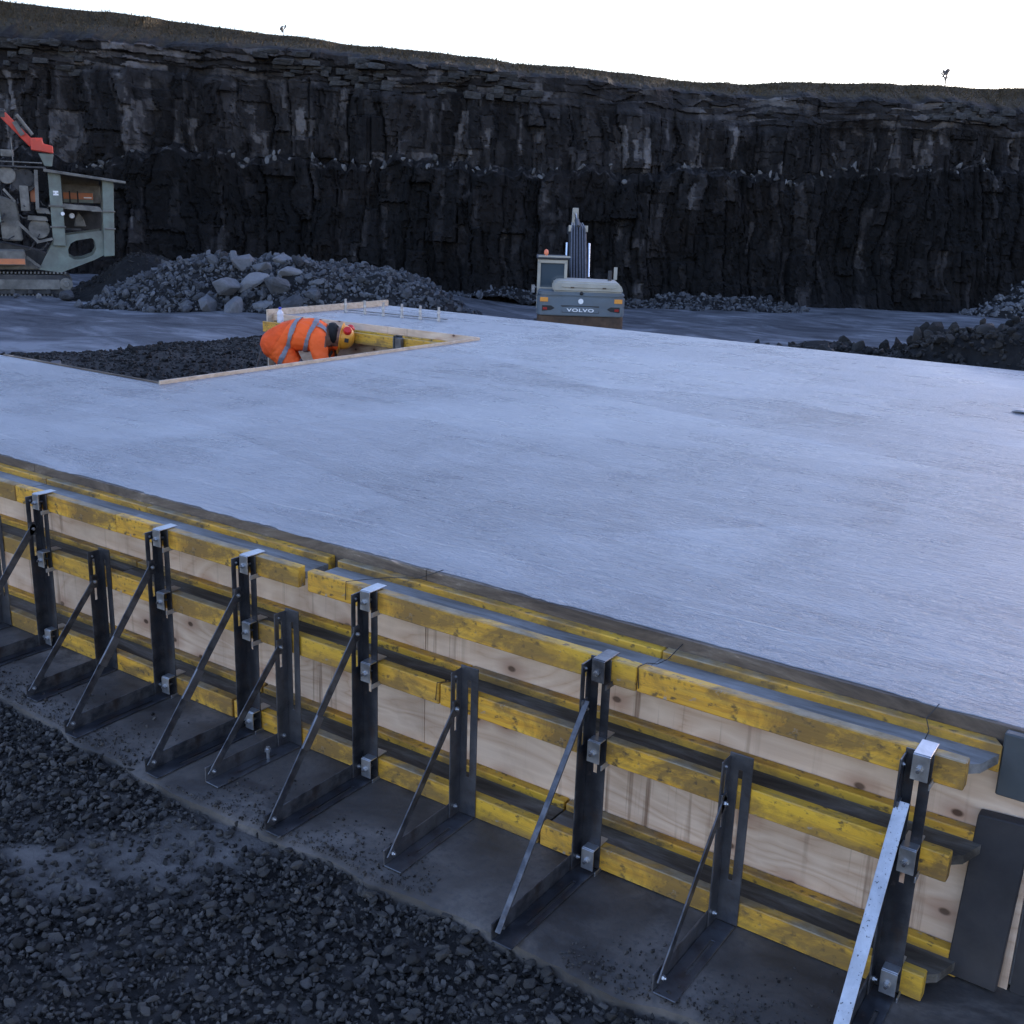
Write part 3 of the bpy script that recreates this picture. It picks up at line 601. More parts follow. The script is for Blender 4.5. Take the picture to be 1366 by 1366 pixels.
heap('rubble_bank', 'low dark bank of broken rock along the far right slab edge', hump_r, 9000, 250, (1.6, 9.6, 9.5, 17.2), 102, 'rubble_dark', .035, .22, [AB(-3.75, 8.9) + (.66, .42), AB(-3.95, 8.95) + (.62, .3), AB(-2.75, 9.0) + (.92, .36), AB(-2.3, 9.05) + (1.05, .42), AB(-3.2, 8.9) + (.6, .3), AB(-2.0, 8.7) + (.7, .3)], 'rubble_dark')
def hump_t(a, b): return np.clip((.35 + .7 * fbm(a * .25, a * 0, 18)) * (1 - (bb_at(a) - b) / 3.2) + (fbm(a * .9, b * .9, 16) - .47) * .8, 0, 3) * (b < bb_at(a) + .5) * (sstep(-4, -1, a) * (1 - sstep(12, 16, a)))
def bb_at(a): return base_b(a)
heap('scree', 'scree of small grey stones at the foot of the face behind the excavator', hump_t, 2600, 110, (-4, 16, 54.5, 61.5), 103, 'rubble', .10, .5, mat_big='rubble')
def hump_u(a, b): return np.clip((2.9 * sstep(23.5, 31, a)) * (1 - (bb_at(a) - b) / 5.5) + (fbm(a * .7, b * .7, 19) - .47) * 1.0, 0, 5) * (b < bb_at(a) + 1) * sstep(23, 25, a)
heap('scree', 'pale fallen rock against the face at the right edge', hump_u, 1800, 90, (23, 38, 56, 64.5), 104, 'boulder', .12, .6)
# small pile of fines under the machine and loose stones
def hump_f(a, b): return np.clip((1.75 + (fbm(a * 1.3, b * 1.3, 7) - .47) * .8) * np.exp(-(((a + 14.0) / 2.2) ** 2 + ((b - 41.8) / 1.9) ** 2)) - .1, 0, 4)
heap('spoil_heap', 'smooth dark heap of fine spoil under the crusher end', hump_f, 3200, 70, (-18.5, -10, 38, 46), 105, 'rubble_dark', .04, .22)
for i, (a, b, s_) in enumerate([(-16.1, 39.2, .75), (-14.6, 38.2, .42), (-14.1, 38.0, .36), (-18.0, 39.4, .4), (-13.4, 37.4, .28), (-17.3, 39.6, .3)]):
    p = Q(a, b); o = bpy.data.objects.new('loose_boulder', rock_mesh('loose_boulder', i + 3, 'boulder', .09)); link(o); o.location = (p.x, p.y, gz(np.array([p.x]), np.array([p.y]))[0] + s_ * .25); o.scale = (s_,) * 3; o.rotation_euler = (i, i * 2.1, i * .7)
    tag(o, ['pale rounded boulder in front of the crusher track', 'grey loose rock left of the rubble heap foot', 'smaller grey rock beside the spoil heap foot', 'flat grey rock under the crusher track', 'small stone on the floor before the rubble heap', 'small grey stone between the track and the pale boulder'][i], 'rock')
p = (-11.3, 4.55); o = bpy.data.objects.new('loose_boulder', rock_mesh('loose_boulder', 4, 'boulder', .09)); link(o); o.location = (p[0], p[1], float(gz(np.array([p[0]]), np.array([p[1]]))[0]) + .07); o.scale = (.24,) * 3; tag(o, 'fist sized pale stone on top of the dark gravel bank', 'rock')
# ------------------------------------------------------------------ formwork along the near edge
ROWS = {'top': .738, 'middle': .4647, 'bottom': .083}
def beam(x0, x1, ztop, label, end_chamfer=False, dy=0., dz=0., group='yellow formwork beams'):
    L = x1 - x0; t = empty('formwork_beam', (x0, dy, ztop - .08 + dz), label=label, cat='beam', group=group)
    m = MB(); m.box(0, L, 0, .04, 0, .08); m.build('front_flange', 'beam', t, .003)
    m = MB(); c = .055 if end_chamfer else 0.0
    m.prism([(0, .0402), (L - c * .3, .0402), (L + c * .4, .075), (L + c * .9, .1598), (0, .1598)], 'z', .026, .054); m.build('web', 'web_top' if ztop > .7 else 'web', t)
    m = MB()
    if end_chamfer: m.prism([(0, .16), (L + .055, .16), (L + .03, .1998), (0, .1998)], 'z', 0, .08)
    else: m.box(0, L, .16, .1998, 0, .08)
    m.build('back_flange', 'beam', t, .003); return t
spec = {'top': [(-7.2, -4.64, 'at the left edge of the picture'), (-4.636, -3.893, 'short piece between the first two tall brackets'), (-3.888, -2.80, 'behind the second and third tall brackets, its end standing open'),
                (-2.755, -1.374, 'from the open gap to the hairline joint at the fifth tall bracket'), (-1.370, -.425, 'ending in cut yellow end at the right')],
        'middle': [(-7.2, -3.99, 'running out at the left'), (-3.985, -2.13, 'behind the third and fourth tall brackets'), (-2.122, -.43, 'running to the cut end at the right')],
        'bottom': [(-7.2, -3.2, 'running out at the left'), (-3.19, -1.70, 'behind the fourth tall bracket'), (-1.69, -.445, 'ending near the right corner')]}
for row, z in ROWS.items():
    for i, (x0, x1, w_) in enumerate(spec[row]):
        beam(x0, x1, z, '%s row yellow timber formwork beam %s' % (row, w_), i == len(spec[row]) - 1, dy=[0, .0015, -.001, .001, 0][i], dz=[0, -.001, .001, -.002, 0][i])
def sheet(x0, x1, label, z1=.7765):
    t = empty('plywood_sheet', (x0, .2005, .002), label=label, cat='plywood', group='plywood sheets of the near formwork')
    m = MB(); m.box(0, x1 - x0, 0, .018, 0, .662); m.build('face', 'ply', t)
    m = MB(); m.box(0, x1 - x0, 0, .018, .6625, z1 - .002); m.build('upper_edge', 'ply_edge', t, .001); return t
sheet(-7.2, -4.793, 'pale plywood sheet behind the beams at the left edge')
sheet(-4.79, -2.353, 'knotty plywood sheet behind the second to fourth tall brackets')
sheet(-2.35, -.262, 'pink plywood sheet behind the beams, right half of the formwork')
# right corner pieces
m = MB(); m.prism([(-.418, .012), (-.285, .010), (-.268, .535), (-.402, .525)], 'y', .155, .196); tag(m.build('upright_board', 'dark_board', bevel=.003), 'dark upright board covering the plywood at the right corner', 'board')
m = MB(); m.box(-.372, 2.5, .165, .196, .592, .7735); tag(m.build('edge_plate', 'bluegrey_plate', bevel=.004), 'blue grey plate closing the slab edge at the right corner', 'plate')
m = MB(); m.box(-.255, 2.5, .2, .216, .002, .7725); tag(m.build('edge_board', 'dark_board'), 'dark board closing the slab edge past the right corner', 'board')

# ------------------------------------------------------------------ steel brackets
def bolt(parent, loc, axis=(1, 0, 0), r=.008, mat='zinc', L=.012):
    m = MB(); q = Vector(axis).to_track_quat('Z', 'Y').to_matrix().to_4x4(); m.lathe([(r, 0), (r, L * .55)], 6, q); m.lathe([(r * .5, L * .55), (r * .5, L)], 6, q)
    return m.build('bolt', mat, parent, loc=loc)
def strut_part(t, p0, p1, mat, style):
    p0 = Vector(p0); p1 = Vector(p1); d = (p1 - p0).normalized(); nrm = Vector((1, 0, 0)); up = nrm.cross(d).normalized()
    if up.y > 0: up = -up                                     # faces the open side, up and out
    m = MB(); w = .034 if style != 'short' else .03
    m.bar(p0 - d * .02, p1 + d * .02, .005, w, up)
    if style == 'angle': m.bar(p0 - d * .02 + up * (w / 2 + .0022) + nrm * .009, p1 + d * .02 + up * (w / 2 + .0022) + nrm * .009, .036 if mat != 'dark_steel' else .018, .004, up)
    o = m.build('strut', mat, t, .0008); return o, d, up
def bracket(x, tall, label, strut_mat='dark_steel', steel='dark_steel', style='flat', tilt=0., clampmats=('zinc', 'zinc', 'zinc'), short_top=.565, dx=0.):
    t = empty('form_bracket', (x, -.002, .001), tilt, label=label, cat='bracket', group='steel formwork brackets'); hgt = .736 if tall else short_top; fl = .49 if tall else .40; th = .005; wl = .072; wb = .062
    m = MB()
    m.plate((0, 0, .006), (0, 0, 1), (1, 0, 0), hgt - .006, wl, th, [(hgt - .40 if tall else hgt - .42, hgt - .055, .030, .043)] )
    m.v = [(v[0], v[1] if v[1] <= 0 else v[1], v[2]) for v in m.v]
    ys = [v[1] for v in m.v]; sh = -max(ys); m.v = [(a, b + sh, c) for a, b, c in m.v]
    m2 = MB(); m2.plate((0, -th, .006), (0, 0, 1), (0, -1, 0), hgt - .016, wb - th, th, [(hgt - .30 if tall else hgt - .24, hgt - .05, .024, .036)])
    mx = min(v[0] for v in m2.v); m2.v = [(a - mx, b, c) for a, b, c in m2.v]
    m.add(m2.v, m2.f); m.build('post', steel, t, .0012)
    m = MB(); m.plate((0, -.006, .0), (0, -1, 0), (1, 0, 0), fl, .068, .005, [(.10, fl - .12, .036, .048)]); mz = min(v[2] for v in m.v); m.v = [(a, b, c - mz) for a, b, c in m.v]
    m.box(-.006, -.001, -fl - .004, -.004, 0.0, .058); m.build('foot', steel, t, .0012)
    zt = .575 if tall else .42; y1 = -.044; p0 = (.0095, -fl + .022, .040); p1 = (.0095, y1, zt)
    o, d, up = strut_part(t, p0, p1, strut_mat, style if tall else 'short')
    P0 = Vector(p0); P1 = Vector(p1); Ls = (P1 - P0).length
    if tall and style == 'flat':
        m = MB(); m.bar(P0 + d * Ls * .36 + Vector((.006, 0, 0)), P0 + d * Ls * .54 + Vector((.006, 0, 0)), .006, .038, up); m.build('sleeve', 'grey_steel', t, .001)
    bolt(t, (.0125, p0[1], p0[2])); bolt(t, (.0125, p1[1], p1[2])); bolt(t, (.006, -.035, .045)); bolt(t, (.0052, -.042, hgt - .03), r=.005, L=.006)
    m = MB(); m.box(.0052, .012, -.06, -.028, zt - .03, zt + .03); m.build('slide_plate', steel, t, .001)
    if tall:
        for ci, (row, zb_) in enumerate(ROWS.items()):
            z1 = zb_ - .001; c = empty('clamp', (0, 0, 0)); c.parent = t; x0, x1 = .026, .070
            m = MB(); m.box(x0, x1, -.043, -.038, z1 - .066, z1 + .006); m.box(x0, x1, -.0378, .052, z1 + .003, z1 + .008); 
            m.box(x0, x0 + .004, -.0378, -.0065, z1 - .066, z1 + .0025); m.box(x1 + .0035, x1 + .0075, -.0378, .048, z1 - .088, z1 - .07)
            m.build('bracket_plate', clampmats[ci], c, .0012)
            m = MB(); m.tube([(x0 + .02, -.060, z1 - .034), (x0 + .02, -.006, z1 - .034)], .005, 8); m.build('rod', 'grey_steel', c)
            m = MB(); q = Matrix.Translation((x0 + .02, -.0435, z1 - .034)) @ Euler((math.pi / 2, 0, 0)).to_matrix().to_4x4(); m.lathe([(.0095, 0), (.0095, .009)], 6, q); m.build('nut', 'zinc', c)
            if c.parent:   # keep the clamp one mesh deep: its pieces hang under the plate
                kids = list(c.children); head = kids[0]
                for kd in kids[1:]: kd.parent = head
                head.parent = t; head.name = 'clamp'; bpy.data.objects.remove(c)
    return t
B_ = [(-4.455, 1, 'first tall dark steel bracket from the left, its foot cut by the picture edge', {}), (-3.615, 1, 'second tall dark steel bracket from the left, foot flat on the strip', {}),
      (-3.095, 1, 'third tall dark steel bracket from the left, next to a short one', {}), (-2.478, 1, 'fourth tall dark steel bracket, thin strut with worn lower half', {}),
      (-1.530, 1, 'fifth tall dark steel bracket with angled strut and black top clamp', dict(style='angle', strut_mat='dark_steel', clampmats=('dark_steel', 'zinc', 'zinc'))),
      (-.575, 1, 'rightmost tall bracket with the bright speckled pale strut', dict(style='angle', strut_mat='bright_strut')),
      (-4.845, 0, 'short rusty steel bracket cut by the left picture edge', dict(steel='grey_steel')), (-4.02, 0, 'short steel bracket between the first and second tall brackets', {}),
      (-2.868, 0, 'short grey steel bracket between the third and fourth tall brackets', dict(steel='grey_steel')), (-2.030, 0, 'short grey steel bracket between the fourth and fifth tall brackets', dict(steel='grey_steel')),
      (-1.052, 0, 'short grey steel bracket between the fifth and rightmost tall brackets', dict(steel='grey_steel'))]
for i, (x_, tall, lab, kw) in enumerate(B_): bracket(x_, tall, lab, tilt=[.0, .03, -.02, .01, .0, .02, .0, .04, -.03, .02, .0][i], **kw)
m = MB(); m.lathe([(.007, 0), (.007, .05)], 8); m.lathe([(.012, .03), (.012, .042)], 6); tag(m.build('anchor_stud', 'zinc', loc=(-2.83, -.15, .004)), 'small upright threaded stud through the foot of a short bracket', 'stud')
# tie wires over the top beams
def wire(pts, label):
    m = MB(); m.tube(pts, .0016, 5); tag(m.build('tie_wire', 'black'), label, 'wire', 'tie wires on the top beam')
wire([(-1.362, -.004, .672), (-1.368, -.004, .742), (-1.36, .04, .741), (-1.345, .08, .728), (-1.33, .12, .735), (-1.33, .165, .742), (-1.322, .2, .760)], 'thin dark wire looped over the beam right of the fifth tall bracket')
wire([(-2.56, -.004, .67), (-2.555, -.004, .742), (-2.51, .05, .745), (-2.45, .11, .75), (-2.36, .165, .752), (-2.28, .21, .79)], 'thin dark wire lying over the beam beside the fourth tall bracket')
wire([(-.555, .10, .716), (-.55, .12, .74), (-.565, .14, .765), (-.545, .175, .80)], 'bent nail wire standing on the beam at the right end')
wire([(-2.14, -.003, .40), (-2.133, -.004, .468), (-2.10, .03, .470), (-2.07, .09, .45)], 'thin dark wire round the middle beam left of a short bracket')

# ------------------------------------------------------------------ notch formwork behind
def boards(name, label, x0, x1, y0, y1, z0, z1, mat='board'):
    m = MB(); m.box(x0, x1, y0, y1, z0, z1); return tag(m.build(name, mat, bevel=.002), label, 'board', 'edge boards of the notch')
boards('edge_board', 'pale board edging the notch from the front corner to the back corner', -6.2685, -6.2505, 2.083, 5.835, .0, .800)
boards('edge_board', 'pale board along the front side of the notch, running left', -8.2, -6.2695, 2.1005, 2.1185, .0, .785, 'ply_edge')
boards('edge_board', 'plywood board at the back of the notch behind the yellow beam', -9.1, -6.27, 5.83, 5.8495, -.1, .800, 'ply')
boards('edge_board', 'pale raised end board behind the anchor rods', -9.122, -9.1025, 5.75, 7.78, -.1, .845)
m = MB()
t = empty('formwork_beam', (-9.05, 5.625, .62), label='yellow beam along the back of the notch behind the worker', cat='beam', group='yellow formwork beams')
m = MB(); m.box(0, 2.7, 0, .04, 0, .11); m.build('front_flange', 'beam', t, .003)
m = MB(); m.box(0, 2.7, .0402, .164, .04, .075); m.build('web', 'web', t)
m = MB(); m.box(0, 2.7, .1642, .2045, 0, .11); m.build('back_flange', 'beam', t, .003)
def back_bracket(x, y, label, strut=True):
    t = empty('form_bracket', (x, y, -.1), label=label, cat='bracket', group='steel brackets in the notch')
    m = MB(); m.box(-.035, .035, -.006, 0, 0, .86); m.box(-.035, -.03, -.06, -.0061, 0, .86); m.build('post', 'dark_steel', t)
    m = MB(); m.box(-.04, .04, -.55, -.0062, 0, .006); m.box(-.041, -.036, -.55, -.0062, .0061, .06); m.build('foot', 'dark_steel', t)
    m = MB(); m.bar((.0, -.5, .05), (.0, -.04, .62), .008, .035); m.build('strut', 'dark_steel', t)
    m = MB(); m.box(-.055, .055, -.05, -.0065, .72, .84); m.build('clamp', 'grey_steel', t, .004)
back_bracket(-7.08, 5.62, 'dark steel bracket clamp on the yellow beam in the notch')
back_bracket(-7.97, 5.62, 'dark steel bracket right beside the bending worker')
back_bracket(-8.06, 5.60, 'second dark steel post behind the worker head')
# light metal props behind the worker
for (xa, ya, lab) in ((-8.80, 5.28, 'thin grey prop leaning behind the worker, left one'), (-8.62, 5.36, 'thin grey prop leaning behind the worker, right one')):
    m = MB(); m.bar((xa - .14, ya - .05, -.15), (xa + .08, ya + .05, .56), .03, .012); m.box(xa - .20, xa - .08, ya - .1, ya, -.2, -.15); tag(m.build('prop', 'grey_steel', bevel=.002), lab, 'prop', 'props behind the worker')
# anchor rods standing on the slab
for i, (x_, y_) in enumerate([(-8.84, 6.72), (-8.55, 6.73), (-8.28, 6.74), (-8.03, 6.77), (-7.78, 6.79), (-7.55, 6.83)]):
    t = empty('anchor_rod', (x_, y_, H), label='%s threaded anchor rod from the left in the row on the back of the slab' % ['first', 'second', 'third', 'fourth', 'fifth', 'sixth'][i], cat='anchor rod', group='anchor rods')
    m = MB(); m.tube([(0, 0, -.1), (0, 0, .155)], .015, 8); m.build('rod', 'rebar_steel', t, smooth=True); m = MB(); m.lathe([(.02, .005), (.02, .03)], 6); m.build('nut', 'zinc', t); m = MB(); m.lathe([(.019, .085), (.019, .105)], 6); m.build('nut', 'zinc', t)
m = MB(); m.bar((-8.9, 6.80, H + .022), (-7.5, 6.91, H + .022), .04, .008); tag(m.build('dark_strip', 'dark_steel'), 'thin dark strip behind the row of anchor rods', 'bar')  # thin dark strip along the row of rods
# bottle
t = empty('bottle', (-8.87, 5.72, .6955), label='white plastic bottle with blue cap at the back corner of the notch', cat='bottle'); t.scale = (.86, .86, .80)
m = MB(); m.lathe([(.035, 0), (.042, .01), (.042, .10), (.036, .13), (.042, .15), (.040, .175), (.018, .205), (.016, .215)], 18); m.build('body', 'bottle', t, smooth=True); m = MB(); m.lathe([(.019, .2155), (.019, .245)], 14); m.build('cap', 'blue_cap', t, smooth=True)
# torn concrete lip near the right picture edge
p = Vector((-1.27, 5.45, H)); m = MB(); V, F = HULLS[3]; m.add([(v[0] * .22, v[1] * .16, v[2] * .05) for v in V], [tuple(int(q) for q in f) for f in F]); tag(m.build('concrete_lump', 'slab', bevel=.01, loc=(p.x, p.y, p.z + .012)), 'small raised lump of concrete near the right edge of the slab', 'lump')
# ------------------------------------------------------------------ worker bending in the notch
def worker():
    wb, feet_z = 11.2, float(ground_at(-2.35, 11.2))
    root = empty('person', Q(-2.3, wb, feet_z), YAW, label='worker in orange high visibility clothes bending over in the notch', cat='person')
    U0 = -2.3
    def W(u, v, z): return Vector((u - U0, v, z - feet_z))      # u right, v away, z up (scene height)
    caps = []
    def limb(pts):                                             # pts: (Vector, radius, squash v)
        for (p, r), (q, r2) in zip(pts[:-1], pts[1:]):
            n = 7
            for k in range(n + 1): t = k / n; caps.append((p.lerp(q, t), r + (r2 - r) * t))
    f0 = feet_z + .06
    limb([(W(-2.47, -.07, .60), .150), (W(-2.36, -.03, .665), .150), (W(-2.22, -.01, .70), .155), (W(-2.08, 0, .695), .158), (W(-2.0, 0, .67), .135)])
    limb([(W(-2.47, .07, .60), .150), (W(-2.36, .03, .665), .150), (W(-2.22, .03, .70), .155), (W(-2.06, .08, .68), .125)])
    limb([(W(-2.22, -.06, .69), .145), (W(-2.05, -.10, .67), .12)])
    for s_ in (-1, 1):
        hipx = -2.46; kx = -2.22 - .05 * s_
        limb([(W(hipx, .10 * s_, .58), .125), (W(kx, .15 * s_, (.58 + f0) / 2 + .02), .082), (W(kx - .17, .16 * s_, f0 + .02), .055)])
        limb([(W(kx - .18, .16 * s_, f0 - .01), .052), (W(kx - .02, .17 * s_, f0 - .025), .042)])
        limb([(W(-2.03, .16 * s_, .665), .088), (W(-1.965, .23 * s_, .42), .068), (W(-1.885, .19 * s_, .20), .043)])
        # palm and fingers
        hx, hv, hz = -1.87, .165 * s_, .165
        limb([(W(hx, hv, hz), .036), (W(hx + .025, hv, hz - .055), .034)])
        for fi in range(4):
            fv = hv + (fi - 1.5) * .021; L = [.062, .074, .070, .054][fi]
            limb([(W(hx + .03, fv, hz - .075), .0115), (W(hx + .045, fv, hz - .075 - L * .6), .0105), (W(hx + .03, fv, hz - .075 - L), .0095)])
        limb([(W(hx + .02, hv - .035 * s_, hz - .03), .013), (W(hx + .055, hv - .05 * s_, hz - .07), .0115), (W(hx + .07, hv - .042 * s_, hz - .10), .010)])
    limb([(W(-1.99, 0, .68), .075), (W(-1.90, 0, .685), .062)])     # neck
    limb([(W(-1.865, 0, .690), .088), (W(-1.80, 0, .690), .098), (W(-1.765, 0, .685), .094)])
    limb([(W(-1.855, 0, .64), .066), (W(-1.86, 0, .605), .048)])     # jaw and chin
    limb([(W(-1.825, 0, .595), .013), (W(-1.845, 0, .580), .016)])   # nose
    m = MB(); ico = bmesh.new(); bmesh.ops.create_icosphere(ico, subdivisions=2, radius=1); ico.verts.ensure_lookup_table()
    iv = [v.co.copy() for v in ico.verts]; iff = [[v.index for v in f.verts] for f in ico.faces]; ico.free()
    for c, r in caps: m.add([c + v * r for v in iv], iff)
    tmp = m.build('body_tmp', 'skin'); md = tmp.modifiers.new('r', 'REMESH'); md.mode = 'VOXEL'; md.voxel_size = .0085
    ms = tmp.modifiers.new('s', 'SMOOTH'); ms.factor = .5; ms.iterations = 5
    bpy.context.view_layer.update(); dg = bpy.context.evaluated_depsgraph_get(); me = bpy.data.meshes.new_from_object(tmp.evaluated_get(dg)); me.name = 'body'; bpy.data.objects.remove(tmp)
    me.materials.clear(); me.materials.append(M['skin'])
    body = link(bpy.data.objects.new('body', me), root); me.polygons.foreach_set('use_smooth', [True] * len(me.polygons))
    nv = len(me.vertices); P = np.zeros(nv * 3, np.float32); me.vertices.foreach_get('co', P); P = P.reshape(-1, 3); Nn = np.zeros(nv * 3, np.float32); me.vertices.foreach_get('normal', Nn); Nn = Nn.reshape(-1, 3)
    faces = [tuple(p.vertices) for p in me.polygons]; C = np.array([P[list(f)].mean(0) for f in faces]); u = C[:, 0] + U0; v = C[:, 1]; z = C[:, 2] + feet_z
    def extract(name, sel, off, mat, parent, wr=0.):
        idx = np.where(sel)[0]; used = sorted({i for f in idx for i in faces[f]}); mp = {o: k for k, o in enumerate(used)}
        Pu = P[used]; w = wr * (fbm(Pu[:, 0] * 16 + Pu[:, 2] * 9, Pu[:, 1] * 9 + Pu[:, 2] * 14, 3, 3) - .45)
        pv = Pu + Nn[used] * (off + w)[:, None] if np.ndim(w) else Pu + Nn[used] * off
        mm = MB(); mm.v = [tuple(map(float, q)) for q in pv]; mm.f = [tuple(mp[i] for i in faces[f]) for f in idx]
        me2 = bpy.data.meshes.new(name); me2.from_pydata(mm.v, [], mm.f); me2.materials.append(M[mat]); me2.polygons.foreach_set('use_smooth', [True] * len(me2.polygons))
        return link(bpy.data.objects.new(name, me2), parent)
    arm = (z < .60) & (u > -2.09); legs = (u < -2.09) & (z < .60)
    # waist plane: jacket hem runs from the back of the hips to the belly
    hem = (u + 2.40) * .85 - (z - .68) * .52
    torso = ~arm & (u < -1.955)
    jacket = (torso & (hem > 0)) | (arm & (z > .215))
    trous = (~arm) & (hem <= 0) & (z > f0 + .03)
    jk = extract('jacket', jacket, .012, 'hivis', body, .022); tr = extract('trousers', trous, .012, 'trouser', body, .022)
    boots = (z <= f0 + .03); extract('boots', boots, .006, 'boot', body)
    def band(sel): extract('reflective_band', sel, .0225, 'band', body, .022)
    ax = (u + 2.36) * .93 - (z - .68) * .36                      # along the trunk
    band(torso & (ax > .035) & (ax < .078) & jacket); band(torso & (ax > .21) & (ax < .253) & jacket)
    band(torso & (ax > .26) & (z > .72) & (v < -.075) & (v > -.13)); band(torso & (ax > .26) & (z > .72) & (v > .075) & (v < .13))
    band(arm & (z > .375) & (z < .425))
    band(legs & (z < .2) & (z > .15) & trous)
    hc = W(-1.80, 0, .69)
    m = MB(); m.lathe([(.108, 0), (.112, .03), (.105, .06), (.07, .085)], 18, Matrix.Translation(W(-1.915, 0, .715)) @ Euler((0, math.radians(80), 0)).to_matrix().to_4x4(), False); m.build('hood', 'hair', body, smooth=True)
    # helmet: dome with brim, crown pointing right
    hm = Matrix.Translation(W(-1.80, 0, .685)) @ Euler((0, math.radians(100), 0)).to_matrix().to_4x4()
    prof = [(.128, -.008), (.128, 0), (.124, .03), (.112, .066), (.085, .100), (.045, .121), (.012, .128)]
    m = MB(); m.lathe(prof, 28, hm); m.lathe([(.128, -.006), (.146, -.010), (.146, -.004), (.128, .002)], 28, hm, False)
    m.add([hm @ Vector((c * math.cos(a_) , c * math.sin(a_), -.008 - .01 * (c > .14))) for c in (.13, .185) for a_ in [math.radians(-45 + 15 * k) for k in range(7)]], [(k, k + 1, 8 + k, 7 + k) for k in range(6)])
    hat = m.build('hard_hat', 'helmet', root, smooth=True)
    for s_ in (-1, 1):
        m = MB(); d = Vector((-.62, s_ * .78, .05)).normalized(); c = hm @ Vector((-.085, s_ * .095, .055)); mm_ = Matrix.Translation(c) @ (hm.to_3x3() @ d).to_track_quat('Z', 'Y').to_matrix().to_4x4()
        m.lathe([(.030, -.02), (.042, -.012), (.044, .012), (.034, .030), (.012, .036)], 16, mm_); m.build('ear_defender', 'redcup', hat, smooth=True)
    m = MB(); m.box(-.012, .028, -.1300, -.112, .045, .085, hm); m.build('sticker', 'black', hat)
worker()

